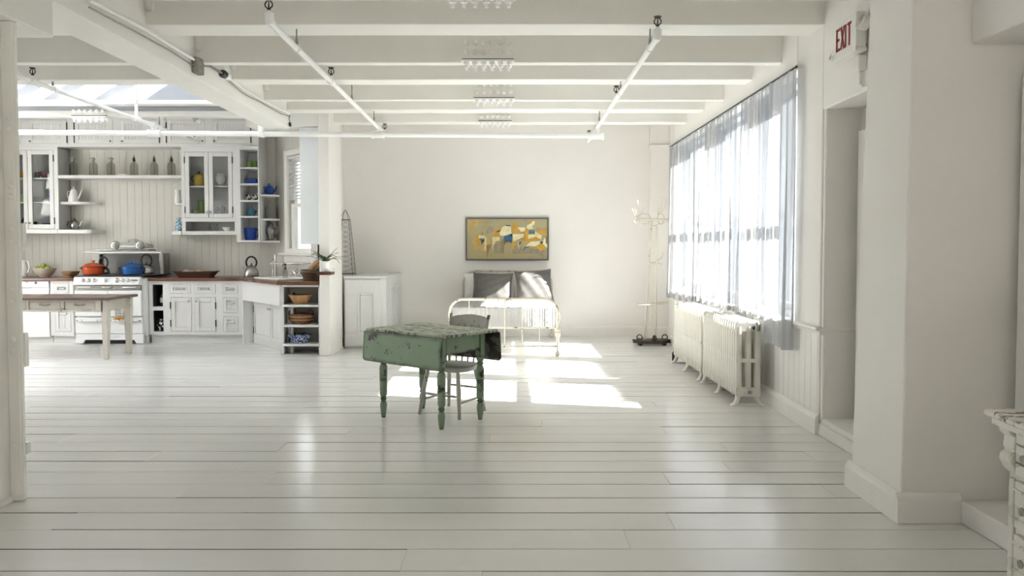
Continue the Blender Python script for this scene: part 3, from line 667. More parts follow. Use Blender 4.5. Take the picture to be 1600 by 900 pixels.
# angled sink cabinet
A0 = Vector((b1,YF,0)); A1 = Vector((X_(437,9.98,500),9.98,0)); AD = A1-A0; AL = AD.length; AM = Matrix.Translation(A0) @ Matrix.Rotation(math.atan2(AD.y,AD.x),4,'Z')
t = T('sink_cabinet','angled white sink cabinet with deep apron and recessed doors','cabinet',tuple((A0+A1)/2))
MB(AM).box(0,AL,-.0,.02,.64,CB).build('apron',M['cab'],t,bevel=.003)
MB(AM).box(.0,.03,0,.5,0,.64).box(0,AL,.0,.3,.63,.645).build('side_panel',M['cab'],t)
dl = AL-.02
hol = [(.05,.05+(dl-.1)/2,.09,.60),(.06+(dl-.1)/2,dl-.03,.09,.60)]
MB(AM).holed(.03,AL,.0,.63,.155,.175,hol).build('inner_frame',M['cab'],t)
for i,h in enumerate(hol):
    o = panel_door(t,'door',*h,.15,.05,Mx=AM); knob(o,(h[1]-.03 if i==0 else h[0]+.03),h[3]-.06,.145,.014,None,AM); hinge(o,(h[0] if i==0 else h[1]),h[3]-.1,.15,AM); hinge(o,(h[0] if i==0 else h[1]),h[2]+.1,.15,AM)
MB(AM).box(.03,AL,.178,.19,.02,.62).build('back_board',M['cab_in'],t)
# open end shelves by the partition
e0,e1 = X_(436.5,9.95,500),-2.478; YE = 9.93
t = T('end_shelf_unit','white open end shelves with baskets and bowls against the partition','shelf unit',((e0+e1)/2,YE,0))
m = MB(); m.box(e0,e0+.045,YE+.06,YE+.10,0,CB); m.box(e1-.03,e1,YE,YE+.03,0,CB); m.build('post',M['cab'],t,bevel=.004)
m = MB(); m.box(e0+.02,e1,YE+.46,YE+.48,.0,CB); m.box(e1-.012,e1,YE+.03,YE+.46,0,CB); m.box(e0,e0+.012,YE+.10,YE+.46,0,CB); m.build('back_board',M['bead'],t)
ez = [Z_(y,YE) for y in (538,508,476.5)]
def eshelf(z,th):
    pts = [(e0+.01,YE+.46),(e0+.01,YE+.12)]+[(e0+.01+.15*(1-math.cos(a)),YE+.12-.12*math.sin(a)) for a in [PI/2*i/6 for i in range(1,7)]]+[(e1,YE),(e1,YE+.46)]
    return MB().prism(pts,z-th,z,'z').build('shelf',M['cab'],t,bevel=.004)
for z in ez+[CB]: eshelf(z,.028)
# ---- worktops
o = MB().box(-8.12,xs(114.5)-.004,YF-.05,YK-.005,CB,CT).build('worktop',M['counter'],None,(-7,11.5,CB),bevel=.012,seg=3); tag(o,'dark red wood worktop left of the stove','worktop')
n = Vector((AD.y,-AD.x,0)).normalized()*.05
q0 = A0+n; q1 = A1+n
pts = [(-5.264,YK-.005),(-5.264,YF-.05),(b1-.02,YF-.05),(q1.x-.02,q1.y-.0),(q1.x+.03,YE-.06),(e1-.0,YE-.06),(e1,10.45),(-2.78,10.93),(-3.66,YK-.01)]
o = MB().prism(pts,CB,CT,'z').build('worktop',M['counter'],None,(-4,11.4,CB),bevel=.012,seg=3); tag(o,'dark red wood worktop running round the corner under the sink','worktop')
# sink, tap
sc_ = AM @ Vector((AL*.55,.30,0)); SM = Matrix.Translation((sc_.x,sc_.y,CT)) @ Matrix.Rotation(math.atan2(AD.y,AD.x),4,'Z')
t = T('sink','white inset sink with raised rim in the angled worktop','sink',(sc_.x,sc_.y,CT))
MB(SM).ring(-.46,.46,-.25,.25,.05,0,.022,Matrix(((1,0,0,0),(0,0,1,0),(0,1,0,0),(0,0,0,1)))).build('rim',M['china'],t,bevel=.01,seg=3)
MB(SM).box(-.42,.42,-.21,.21,.002,.006).build('basin',M['china'],t)
xk = lambda px,Y: X_(px,Y,420)
Yt = 11.0
t = T('wall_tap','chrome bridge tap with swan spout and cross handles above the sink','tap',(xk(467,Yt),Yt,1.05))
zt = lambda py: Z_(py,Yt)
m = MB(); xq = xk(467,Yt)
m.tube([(xq,Yt,zt(428)),(xq,Yt,zt(414)),(xq-.02,Yt-.02,zt(412.3)),(xk(450,Yt),Yt-.12,zt(411.5)),(xk(430,Yt),Yt-.2,zt(411)),(xk(428,Yt),Yt-.2,zt(413))],.011,8); m.tube([(xq-.02,Yt-.01,zt(412)),(xq+.05,Yt+.0,zt(412)),(xq+.05,Yt+.1,zt(413))],.012,8); m.build('spout',M['chrome'],t,smooth=True)
for px,s in ((459,-1),(472,1)):
    xx = xk(px,Yt); m = MB(); m.ball((xx,Yt-.02,zt(424)),.022,10)
    for k in range(4): a = PI/4+k*PI/2; m.tube([(xx,Yt-.04,zt(424)),(xx+.05*math.cos(a),Yt-.05,zt(424)+.05*math.sin(a))],[.008,.011],6)
    m.build('cross_handle',M['chrome'],t,smooth=True)
MB().tube([(xk(459,Yt),Yt,zt(425)),(xk(472,Yt),Yt,zt(425))],.016,8).build('bridge',M['chrome'],t,smooth=True)
MB().tube([(xk(461,Yt),Yt,zt(425)),(xk(461,Yt),Yt,CT)],.012,8).tube([(xk(470,Yt),Yt,zt(425)),(xk(470,Yt),Yt,CT)],.012,8).build('riser',M['chrome'],t,smooth=True)
t = T('water_filter_tap','tall brushed steel column tap standing left of the sink','tap',(xk(430,11.3),11.3,CT))
Y3=11.3
MB().tube([(xk(430.5,Y3),Y3,CT),(xk(430.5,Y3),Y3,Z_(397.5,Y3))],.017,10).build('column',M['steel'],t,smooth=True)
MB().tube([(xk(426.5,Y3),Y3-.02,CT),(xk(426.5,Y3),Y3-.02,Z_(408,Y3)),(xk(427.5,Y3),Y3-.04,Z_(404.5,Y3)),(xk(429,Y3),Y3-.06,Z_(406,Y3))],.007,6).build('side_pipe',M['steel'],t,smooth=True)
MB().tube([(xk(430.5,Y3),Y3,Z_(411,Y3)),(xk(444,Y3),Y3-.2,Z_(412,Y3))],.010,8).build('spout',M['steel'],t,smooth=True)
Y4=10.85
t = T('soap_bottle','clear soap bottle with black pump beside the sink','bottle',(xk(446,Y4),Y4,CT))
MB().lathe([(.032,0),(.034,.01),(.034,.10),(.018,.125),(.014,.13)],(xk(446,Y4),Y4,CT),14).build('bottle_body',M['clearbottle'],t,smooth=True)
m = MB(); m.lathe([(.016,.13),(.016,.15),(.006,.155),(.006,.19),(.02,.192),(.02,.205),(0,.207)],(xk(446,Y4),Y4,CT),10); m.tube([(xk(446,Y4),Y4,CT+.2),(xk(446,Y4)-.04,Y4-.02,CT+.195)],.006,6); m.build('pump',M['black'],t,smooth=True)

# ================================================================== crockery and kitchenware
def vessel(name, label, cat, loc, prof, material, group=None, handle=None, spout=None, lid=None, knobm=None, n=20, hr=.008, hmat=None, sx=1, sy=1, lidmat=None):
    """lathed body as part, tube handle and spout, lathed lid; all in local coordinates at the base"""
    t = T(name, label, cat, loc, 0, group)
    L = lambda mb, nm, mt: mb.build(nm, mt, t, smooth=True, local=True)
    L(MB().lathe(prof,(0,0,0),n,None,sx,sy),'body',material)
    for h in (handle or []): L(MB().tube(h,hr,8),'handle',hmat or material)
    if spout: L(MB().tube(spout[0],spout[1],8),'spout',material)
    if lid:
        o = L(MB().lathe(lid,(0,0,0),n,None,sx,sy),'lid',lidmat or material)
        if knobm: z = lid[-1][1]; L(MB().ball((0,0,z+.012),.016,8),'lid_knob',knobm)
    return t
def simple(name,label,cat,loc,prof,material,group=None,n=20,sx=1,sy=1):
    o = MB().lathe(prof,loc,n,None,sx,sy).build(name,material,None,loc,smooth=True); return tag(o,label,cat,group)
def bowl(r,h,foot=.5,th=.006):
    return [(r*foot,0),(r*foot,.008),(r*.78,h*.42),(r*.95,h*.8),(r,h),(r-th,h),(r*.9-th,h*.78),(r*.7,h*.42),(r*.4,.02),(0,.016)]
# six seltzer bottles on the long shelf
yb = 11.70
bt = None
BOT = [(115,0,'nearest the left upright'),(146,0,'second from the left upright'),(173.5,0,'third from the left upright, left of the small white box'),
       (209.5,1,'with upright black head just right of the small white box'),(241,1,'between its neighbours with black heads, second from the right end'),(268,1,'with pinkish tint nearest the right cupboard')]
for px,k,pos in BOT:
    x = X_(px,yb,260)
    t = T('seltzer_bottle','grey glass seltzer bottle '+pos,'bottle',(x,yb,ZL),random.random()*.3,'seltzer bottles on the long shelf')
    MB().lathe([(.05,0),(.058,.006),(.058,.15),(.052,.18),(.03,.205),(.018,.215),(.018,.222)],(0,0,0),18).build('glass_body',M['bottle'],t,smooth=True,local=True)
    hm = M['black'] if k else M['grey_metal']
    m = MB(); m.lathe([(.02,.215),(.022,.235),(.016,.26),(.018,.275),(0,.285)],(0,0,0),10)
    m.tube([(0,0,.262),(.03 if not k else .004,-.03,.268),(.05 if not k else .006,-.05,.245)],[.010,.009,.007],6); m.build('siphon_head',hm,t,smooth=True,local=True)
    MB().tube([(0,0,.275),(-.045 if not k else 0,.0,.262 if not k else .31)],[.007,.006],6).build('lever',hm,t,smooth=True,local=True)
    MB().lathe([(.004,.02),(.004,.21)],(0,0,0),6).build('inner_tube',M['bottle'],t,local=True)
o = MB().box(X_(185,yb,260),X_(198,yb,260),yb-.03,yb+.05,ZL,ZL+.032).build('small_box',M['china'],None,(X_(191,yb,260),yb,ZL),bevel=.003); tag(o,'small flat white box between the seltzer bottles','box')
# coffee pots, pitchers, teapots
def P0(px,Y,py=350): return X_(px,Y,py)
vessel('coffee_pot','tall white enamel coffee pot on the small shelf left of the stove','coffee pot',(P0(116,11.70),11.70,z_s1),
  [(.075,0),(.08,.01),(.072,.06),(.055,.13),(.042,.175),(.04,.18)],M['china'],handle=[[(-.055,0,.16),(-.085,0,.165),(-.098,0,.12),(-.085,0,.07),(-.068,0,.05)]],spout=([(.065,0,.055),(.09,0,.09),(.112,0,.155),(.125,0,.185)],[.018,.013,.009,.008]),lid=[(.042,.18),(.03,.2),(.01,.212),(0,.214)],knobm=M['china'])
vessel('pitcher','slim white pitcher at the small right shelf beside the glass cupboard','pitcher',(P0(278.5,11.72),11.72,z_s2),
  [(.048,0),(.055,.01),(.056,.06),(.042,.13),(.038,.17),(.05,.205),(.044,.2),(.034,.165),(0,.16)],M['china'],handle=[[(.042,0,.17),(.07,0,.16),(.075,0,.11),(.05,0,.06)]])
def teapot(label,cat,loc,r,h,mt,flip=1,km=None,hm=None):
    pr = [(r*.55,0),(r*.6,.008),(r*.95,h*.3),(r,h*.5),(r*.85,h*.75),(r*.5,h*.9)]
    return vessel('teapot',label,cat,loc,pr,mt,handle=[[(-r*.8*flip,0,h*.8),(-r*1.35*flip,0,h*.85),(-r*1.55*flip,0,h*.55),(-r*1.3*flip,0,h*.3),(-r*.9*flip,0,h*.25)]],
      spout=([(r*.85*flip,0,h*.35),(r*1.2*flip,0,h*.5),(r*1.35*flip,0,h*.8),(r*1.55*flip,0,h*.92)],[r*.22,r*.16,r*.11,r*.09]),lid=[(r*.52,h*.9),(r*.4,h*1.0),(r*.12,h*1.06),(0,h*1.07)],knobm=km or mt,hr=r*.10,hmat=hm)
teapot('ornate tarnished silver teapot on the ledge shelf above the fruit bowl','teapot',(P0(117,11.68),11.68,z_led),.072,.145,M['silver'],1,M['black'],M['black'])
vessel('vase','blue and white painted vase on the ledge left of the open niche','vase',(P0(279.5,11.66),11.66,z_s3),[(.04,0),(.045,.01),(.05,.07),(.046,.13),(.028,.155),(.03,.18),(.04,.205),(.035,.2),(.022,.17),(0,.165)],M['delft'])
# left glass cupboard
S1,S2,S3 = zu(277.5),zu(315.5),zu(353)
simple('bowl','bright orange bowl on the upper shelf of the left glass cupboard','bowl',(P0(31,11.72,270),11.72,S1),[(.07,0),(.11,.03),(.12,.10),(.113,.1),(.1,.03),(0,.02)],M['orange'])
simple('bowl','dark maroon bowl on the upper shelf of the left glass cupboard','bowl',(P0(73,11.72,270),11.72,S1),bowl(.11,.098,.55),M['maroon'])
vessel('jug','small black jug beside the maroon bowl','jug',(P0(58,11.74,270),11.74,S1),[(.03,0),(.036,.05),(.026,.085),(.03,.1),(0,.09)],M['black'],handle=[[(.03,0,.08),(.055,0,.06),(.034,0,.02)]],hr=.006)
vessel('mug','green mug on the middle shelf of the left glass cupboard','mug',(P0(38,11.72,308),11.72,S2),[(.045,0),(.048,.12),(.042,.12),(.04,.02),(0,.015)],M['green'],handle=[[(.046,0,.1),(.075,0,.09),(.075,0,.05),(.046,0,.03)]],hmat=M['black'])
simple('tumbler','slim blue tumbler on the middle shelf of the left glass cupboard','tumbler',(P0(79,11.72,308),11.72,S2),[(.03,0),(.035,.115),(.03,.115),(.026,.02),(0,.015)],M['blue'])
teapot('dark navy teapot on the bottom of the left glass cupboard','teapot',(P0(37,11.70,347),11.70,S3),.065,.1,M['navy'],-1)
simple('dish','flat blue dish on the bottom of the left glass cupboard','dish',(P0(75,11.72,350),11.72,S3),[(.06,0),(.09,.045),(.083,.045),(.05,.012),(0,.01)],M['blue'])
vessel('cup','small dark handled cup behind the right door of the left glass cupboard','cup',(P0(54,11.74,350),11.74,S3),[(.025,0),(.035,.07),(.03,.07),(0,.01)],M['black'],handle=[[(.03,0,.065),(.058,0,.05),(.03,0,.02)]],hr=.005)
# right glass cupboard
R1,R2,R3 = zu(290),zu(334),zu(361)
vessel('coffee_pot','yellow enamel pot with black handle behind the left glass door','coffee pot',(P0(311,11.70,280),11.70,R1),[(.072,0),(.075,.01),(.07,.15),(.068,.165)],M['yellow'],handle=[[(-.07,0,.15),(-.10,0,.155),(-.112,0,.12),(-.10,0,.08),(-.072,0,.06)]],hmat=M['black'],lid=[(.068,.165),(.05,.185),(.01,.195),(0,.196)],knobm=M['black'])
vessel('tureen','white footed china urn behind the right glass door','urn',(P0(345,11.70,280),11.70,R1),[(.05,0),(.05,.015),(.03,.03),(.055,.055),(.078,.1),(.075,.15),(.062,.165),(.075,.185),(.06,.18),(0,.17)],M['china'])
simple('canister','green canister on the lower shelf behind the left glass door','canister',(P0(315,11.72,322),11.72,R2),[(.055,0),(.055,.20),(.058,.205),(.04,.21),(0,.21)],M['green'])
vessel('cup','low green cup in front of the green canister','cup',(P0(306,11.66,330),11.66,R2),[(.03,0),(.06,.025),(.068,.055),(.062,.055),(.04,.02),(0,.012)],M['green'],handle=[[(.062,0,.05),(.09,0,.04),(.06,0,.02)]],hr=.005)
for px,pos in ((338.5,'left one'),(347.5,'right one')):
    vessel('oil_cruet','small glass cruet with dark outline behind the right glass door, '+pos,'cruet',(P0(px,11.70,328),11.70,R2),[(.03,0),(.032,.01),(.03,.07),(.016,.1),(.02,.13)],M['clearbottle'],'glass cruets behind the right door',handle=[[(.014,0,.11),(.036,0,.10),(.034,0,.05)]],hmat=M['black'],hr=.005)
for px,pos in ((328,'left one'),(339.5,'right one, beside the white cup')):
    t = T('small_bottle','small clear glass bottle in the open niche, '+pos,'bottle',(P0(px,11.70,355),11.70,R3),0,'small bottles in the niche')
    MB().lathe([(.026,0),(.028,.008),(.028,.05),(.012,.075),(.012,.098)],(0,0,0),12).build('glass_body',M['clearbottle'],t,smooth=True,local=True); MB().lathe([(.012,.095),(.014,.11),(0,.11)],(0,0,0),10).build('stopper',M['grey_metal'],t,smooth=True,local=True)
vessel('cup','wide white cup in the open niche','cup',(P0(354,11.67,358),11.67,R3),[(.03,0),(.055,.03),(.066,.06),(.06,.06),(.03,.012),(0,.01)],M['china'],handle=[[(.06,0,.052),(.09,0,.045),(.085,0,.025),(.05,0,.02)]],hr=.006)
# cubby unit, from the top
Yc = 11.66
for px,pos in ((389,'left one'),(397.5,'right one')):
    simple('tumbler','green ribbed tumbler in the top cubby, '+pos,'tumbler',(P0(px,Yc,255),Yc,cz[4]),[(.032,0),(.034,.01),(.036,.105),(.031,.105),(.028,.015),(0,.012)],M['green'],'green tumblers')
t = T('butter_dish','blue lidded butter dish in the second cubby','butter dish',(P0(393,Yc,280),Yc,cz[3])); x = P0(393,Yc,280)
MB().box(x-.098,x+.098,Yc-.06,Yc+.06,cz[3],cz[3]+.02).build('dish',M['blue'],t,bevel=.006); MB().box(x-.086,x+.09,Yc-.05,Yc+.05,cz[3]+.02,cz[3]+.085).build('lid',M['blue'],t,bevel=.012,seg=3)
for px,pos in ((388.5,'left one'),(399,'right one')):
    t = T('cow_shaker','black and white cow shaped shaker in the third cubby, '+pos,'shaker',(P0(px,Yc,306),Yc,cz[2]),0,'cow shakers')
    MB().ball((0,0,.045),.042,12,1.0,.85,1.05).build('body',M['cow'],t,smooth=True,local=True); MB().ball((-.012,-.03,.075),.024,10,1,1,1).ball((-.035,-.02,.09),.010,6).ball((.012,-.02,.09),.010,6).build('head',M['cow'],t,smooth=True,local=True)
    MB().lathe([(.03,0),(.032,.012),(.02,.018)],(0,0,0),10).build('base',M['maroon'],t,smooth=True,local=True)
vessel('ginger_pot','teal lidded pot with a small handle in the fourth cubby','pot',(P0(392.5,Yc,330),Yc,cz[1]),[(.045,0),(.05,.01),(.068,.05),(.066,.08),(.045,.105),(.042,.11)],M['teal'],lid=[(.045,.11),(.03,.13),(.008,.14),(0,.141)],knobm=M['teal'],handle=[[(.062,0,.09),(.082,0,.08),(.064,0,.045)]])
vessel('pitcher','cobalt blue pitcher in the bottom cubby','pitcher',(P0(391.5,Yc,366),Yc,cz[0]),[(.065,0),(.07,.01),(.078,.10),(.088,.19),(.08,.19),(.068,.02),(0,.015)],M['blue'],handle=[[(.08,0,.17),(.118,0,.165),(.125,0,.11),(.105,0,.06),(.076,0,.05)]],hr=.010)
Yk = 11.70
teapot('round dark blue teapot on the top corner shelf','teapot',(P0(421,Yk,296),Yk,kz[2]),.075,.145,M['blue'],1)
m = MB(); pr = []
for i in range(36): a=2*PI*i/36; r=.078*(1+.07*(i%2)); pr.append((r,a))
m.prism([(r*math.cos(a),r*math.sin(a)*.6) for r,a in pr],0,.19,'z'); o = m.build('vase',M['grayribs'],None,local=True); o.location=(P0(423,Yk,330),Yk,kz[1]); tag(o,'grey pleated oval vase on the middle corner shelf','vase')
vessel('coffee_pot','tall tarnished silver coffee pot on the bottom corner shelf','coffee pot',(P0(423,Yk,362),Yk,kz[0]),[(.045,0),(.05,.008),(.036,.03),(.05,.09),(.064,.16),(.055,.19),(.036,.215),(.038,.225)],M['silver'],handle=[[(.045,0,.20),(.085,0,.225),(.105,0,.17),(.085,0,.11),(.058,0,.10)]],spout=([(-.055,0,.12),(-.075,0,.15),(-.085,0,.2),(-.1,0,.215)],[.016,.012,.009,.008]),lid=[(.038,.225),(.03,.25),(.012,.268),(0,.27)],knobm=M['silver'],hr=.009)
# worktop left of the stove
PYt = lambda px,Y: (X_(px,Y,425),Y,CT)
vessel('pitcher','white pitcher with large loop handle half hidden by the column','pitcher',PYt(36,11.45),[(.05,0),(.06,.01),(.066,.1),(.05,.19),(.045,.22),(.055,.25),(.048,.245),(0,.21)],M['china'],handle=[[(.048,0,.235),(.085,0,.225),(.10,0,.15),(.085,0,.08),(.062,0,.06)]],hr=.012)
t = T('fruit_bowl','large beige stoneware bowl of green apples on the worktop','bowl',PYt(70,11.40))
MB().lathe(bowl(.152,.13,.45),(0,0,0),28).build('body',M['beige'],t,smooth=True,local=True); MB().lathe([(.147,.118),(.156,.12),(.157,.134),(.147,.134)],(0,0,0),28).build('rim',M['beige'],t,smooth=True,local=True)
ax,ay,_ = PYt(70,11.40)
for dx,dy,dz,pos in ((-.075,-.05,.125,'at the left rim'),(.0,-.03,.165,'on top of the heap'),(.075,-.045,.128,'at the right rim'),(-.04,.06,.11,'at the back left'),(.06,.06,.11,'at the back right')):
    o = T('apple','green apple in the beige bowl, '+pos,'apple',(ax+dx,ay+dy,CT+dz-.036),0,'apples in the beige bowl')
    MB().lathe([(0,.006),(.018,.0),(.036,.022),(.041,.045),(.032,.068),(.012,.074),(0,.066)],(0,0,0),14).build('flesh',M['apple'],o,smooth=True,local=True)
    MB().tube([(0,0,.066),(.004,0,.086)],.003,5).build('stem',M['brownwood'],o,local=True)
simple('bowl','shallow tan bowl beside the orange red pot','bowl',PYt(110,11.40),bowl(.128,.088,.4),M['tanbowl'])
# on the stove
def casserole(label,px,Y,mt,r=.15):
    x = X_(px,Y,425); t = T('casserole_pot',label,'pot',(x,Y,ZST)); h=.112
    L = lambda mb,nm,m_: mb.build(nm,m_,t,smooth=True,local=True)
    L(MB().lathe([(r*.82,0),(r*.9,.008),(r*.97,.05),(r,h),(r-.006,h),(r*.9,.02),(0,.015)],(0,0,0),28),'body',mt)
    L(MB().lathe([(r*1.03,h-.004),(r*1.04,h+.006),(r*.95,h+.016),(r*.6,h+.045),(r*.25,h+.058),(0,h+.06)],(0,0,0),28),'lid',mt); L(MB().lathe([(r*1.02,h-.008),(r*1.05,h-.002),(r*1.02,h+.006)],(0,0,0),28),'rim',M['black'])
    L(MB().lathe([(.012,h+.055),(.014,h+.07),(.026,h+.078),(.024,h+.092),(0,h+.096)],(0,0,0),12),'lid_knob',mt)
    for s in (-1,1): L(MB().tube([(s*r*.97,-.04,h-.03),(s*(r+.03),-.03,h-.02),(s*(r+.03),.03,h-.02),(s*r*.97,.04,h-.03)],.008,6),'handle',M['black'])
casserole('orange red enamel casserole pot at the left front of the stove',146,11.22,M['red']); casserole('blue enamel casserole pot at the right front of the stove',207,11.22,M['bluepot'])
def kettle(label,x,Y,z,r,h,body,ring=True,flip=-1,hh=.12):
    t = T('kettle',label,'kettle',(x,Y,z)); L = lambda mb,nm,m_: mb.build(nm,m_,t,smooth=True,local=True)
    L(MB().lathe([(r*.95,0),(r,.01),(r*.99,h*.25),(r*.88,h*.6),(r*.6,h*.88),(r*.3,h)],(0,0,0),24),'body',body)
    L(MB().lathe([(r*.32,h*.99),(r*.2,h*1.05),(0,h*1.07)],(0,0,0),14),'lid',body); L(MB().lathe([(.008,h*1.05),(.008,h*1.15),(.016,h*1.2),(0,h*1.25)],(0,0,0),8),'lid_knob',M['black'])
    L(MB().tube(arc((0,0,h*.92+hh*.38),r*.72,-40,220,20,'xz',1,hh/(r*1.3)),.013,8),'handle',M['black'])
    L(MB().tube([(flip*r*.75,0,h*.62),(flip*r*1.12,0,h*.88)],[.024,.015],8),'spout',body); return t
kettle('steel kettle with high looped handle behind the orange pot',X_(162,11.50,425),11.50,ZST,.085,.12,M['steel'],True,-1,.15)
kettle('brushed steel kettle with black ring handle beside the blue pot',X_(229,11.42,425),11.42,ZST,.108,.15,M['steel'],True,-1,.16)
kettle('dark steel kettle with black arched handle right of the wooden tray',X_(393,11.48,430),11.48,CT,.108,.165,M['silver'],True,-1,.16)
M['carglaze'] = mat('silver_grey_glaze',(.42,.42,.41),.25,.3)
# tray and car ornament on the back shelf
o = MB().prism([(X_(152,11.5,390),11.36),(X_(240,11.5,390),11.36),(X_(236,11.5,390),11.66),(X_(158,11.5,390),11.66)],zsh+.001,zsh+.035,'z').build('tray',M['silver'],None,(X_(195,11.5,390),11.5,zsh),bevel=.012,seg=3); tag(o,'tarnished silver tray under the car ornament on the stove shelf','tray')
cx = X_(204,11.40,385); zc = zsh+.036
t = T('car_ornament','silver grey vintage car ornament on the stove back shelf','ornament',(cx,11.42,zc))
body = [(-.285,.02),(-.29,.06),(-.25,.085),(-.12,.095),(-.10,.10),(.12,.10),(.20,.092),(.27,.075),(.295,.05),(.29,.02)]
MB().prism(body,-.10,.10,'y').build('body',M['carglaze'],t,bevel=.025,seg=3,local=True)
MB().prism([(-.11,.095),(-.07,.132),(-.02,.148),(.06,.146),(.11,.125),(.15,.095)],-.075,.075,'y').build('cabin',M['carglaze'],t,bevel=.018,seg=3,local=True)
MB().prism([(-.075,.10),(-.05,.128),(-.005,.136),(-.005,.10)],-.078,-.07,'y').prism([(.012,.10),(.012,.136),(.06,.132),(.1,.10)],-.078,-.07,'y').build('side_window',M['grey_metal'],t,local=True)
MB().box(-.12,.13,-.125,-.095,.018,.05).build('running_board',M['chrome'],t,bevel=.01,local=True)
for xx in (-.185,.185):
    o = MB().lathe([(.02,0),(.052,.0),(.056,.012),(.056,.035),(.045,.04),(.03,.036),(0,.036)],(0,0,0),18,Matrix.Translation((xx,-.085,.05))@Matrix.Rotation(PI/2,4,'X')).build('wheel',M['silver'],t,smooth=True,local=True)
    MB().lathe([(.034,.0),(.030,.012),(0,.014)],(0,0,0),14,Matrix.Translation((xx,-.122,.05))@Matrix.Rotation(PI/2,4,'X')).build('hub_cap',M['grey_metal'],o,smooth=True,local=True)
    MB().tube(arc((xx,-.095,.045),.066,10,170,10),.014,6).build('fender',M['carglaze'],t,smooth=True,local=True)
# towel hanging from the oven handle
yt = YS-.052
t = T('dish_towel','small white towel with blue check hanging on the stove door over an orange cloth','towel',(xs(190),yt,.4))
xa,xb,za,zb = xs(181.5),xs(198),zs(495.5),zs(478)
m = MB(); m.grid(lambda u,v:(xa+(xb-xa)*u, yt-.004*math.sin(u*9)+.002*v, za+(zb-za)*v),10,6); o = m.build('cloth',M['towel'],t,smooth=True); so=o.modifiers.new('thick','SOLIDIFY'); so.thickness=.004
m = MB()
for i in range(6): u=(i+.5)/6; m.tube([(xa+(xb-xa)*u,yt-.005-.004*math.sin(u*9),za),(xa+(xb-xa)*u,yt-.003-.004*math.sin(u*9),zb)],.0022,4)
for j in range(4): v=(j+.5)/4; m.tube([(xa+(xb-xa)*u,yt-.0055-.004*math.sin(u*9)+.002*v,za+(zb-za)*v) for u in [k/10 for k in range(11)]],.0022,4)
m.build('check_stripe',M['grayribs'],o)
m = MB(); m.tube([(xs(181),yt,zs(496.5)),(xs(186),yt-.008,zs(497)),(xs(192),yt-.004,zs(496)),(xs(202),yt,zs(496))],[.012,.018,.012,.008],8); m.tube([(xs(188),yt-.01,zs(497)),(xs(190),yt-.012,zs(500.5))],[.016,.008],8); m.build('orange_cloth',M['orange'],t,smooth=True)
# right worktop: wooden tray with fruit, bowl with boards
Yr = 11.42; x = X_(307,Yr,428)
t = T('wooden_tray','long dark wooden tray with flared ends on the right worktop','tray',(x,Yr,CT))
m = MB(); h=.085
m.add([(-.22,-.11,0),(.22,-.11,0),(.22,.11,0),(-.22,.11,0),(-.285,-.15,h),(.285,-.15,h),(.285,.15,h),(-.285,.15,h),(-.26,-.135,h),(.26,-.135,h),(.26,.135,h),(-.26,.135,h),(-.2,-.1,.015),(.2,-.1,.015),(.2,.1,.015),(-.2,.1,.015)],
 [(3,2,1,0)]+[(i,(i+1)%4,4+(i+1)%4,4+i) for i in range(4)]+[(4+i,4+(i+1)%4,8+(i+1)%4,8+i) for i in range(4)]+[(8+i,8+(i+1)%4,12+(i+1)%4,12+i) for i in range(4)]+[(12,13,14,15)])
m.build('trough',M['brownwood'],t,local=True,bevel=.004)
MB().box(-.315,-.27,-.1,.1,h-.006,h+.006).box(.27,.315,-.1,.1,h-.006,h+.006).build('grip',M['brownwood'],t,local=True,bevel=.004)
for dx,pos,mt in ((-.15,'left','beige'),(-.05,'middle','tanbowl'),(.06,'right','tanbowl')):
    o = MB().ball((x+dx,Yr,CT+.015+.052),.052,12,1,1,.82).build('fruit',M[mt],None,(x+dx,Yr,CT+.015),smooth=True); tag(o,'tan round fruit lying in the dark wooden tray, '+pos+' one','fruit','fruit in the wooden tray')
xb_,yb_ = X_(485,10.30,432),10.30
t = T('mixing_bowl','brown stoneware mixing bowl with banded rim on the angled worktop','bowl',(xb_,yb_,CT))
MB().lathe([(.085,0),(.09,.008),(.118,.08),(.125,.1),(.132,.105),(.136,.14),(.126,.145),(.116,.1),(.07,.02),(0,.015)],(0,0,0),28).build('body',M['stonebrown'],t,smooth=True,local=True)
MB().lathe([(.128,.104),(.138,.108),(.140,.118),(.134,.122)],(0,0,0),28).build('rim_band',M['stonebrown'],t,smooth=True,local=True)
for i,(dx,ro,le,pos) in enumerate(((-.01,.72,.19,'darker left one'),(.035,.62,.20,'lighter right one'))):
    Mr = Matrix.Translation((xb_+dx,yb_-.01+.03*i,CT+.12))@Matrix.Rotation(ro,4,'Y')
    o = MB().lathe([(.018,0),(.040,.01),(.036,le*.6),(.022,le),(.012,le+.01),(0,le+.012)],(0,0,0),14,Mr).build('wooden_utensil',M['honeywood'] if i else M['wicker_light'],None,(xb_+dx,yb_,CT+.12),smooth=True); tag(o,'tan tapered wooden utensil leaning in the mixing bowl, '+pos,'utensil','utensils in the mixing bowl')
# cubby right of the stove
x = xf(248); vessel('jug','cow print jug in the lower dark cubby right of the stove','jug',(x,YF+.10,Z_CUB+.002),[(.04,0),(.05,.01),(.056,.07),(.04,.12),(.034,.15),(.045,.175),(.04,.172),(0,.14)],M['cow'],handle=[[(-.04,0,.15),(-.075,0,.15),(-.08,0,.09),(-.05,0,.05)]])
t = vessel('bottle','dark bottle with pale label in the upper dark cubby right of the stove','bottle',(xf(250),YF+.12,cub[0][2]+.002),[(.045,0),(.05,.01),(.05,.14),(.02,.19),(.018,.25),(0,.25)],M['navy'])
MB().lathe([(.051,.05),(.051,.12)],(0,0,0),20).build('label',M['beige'],t,smooth=True,local=True)
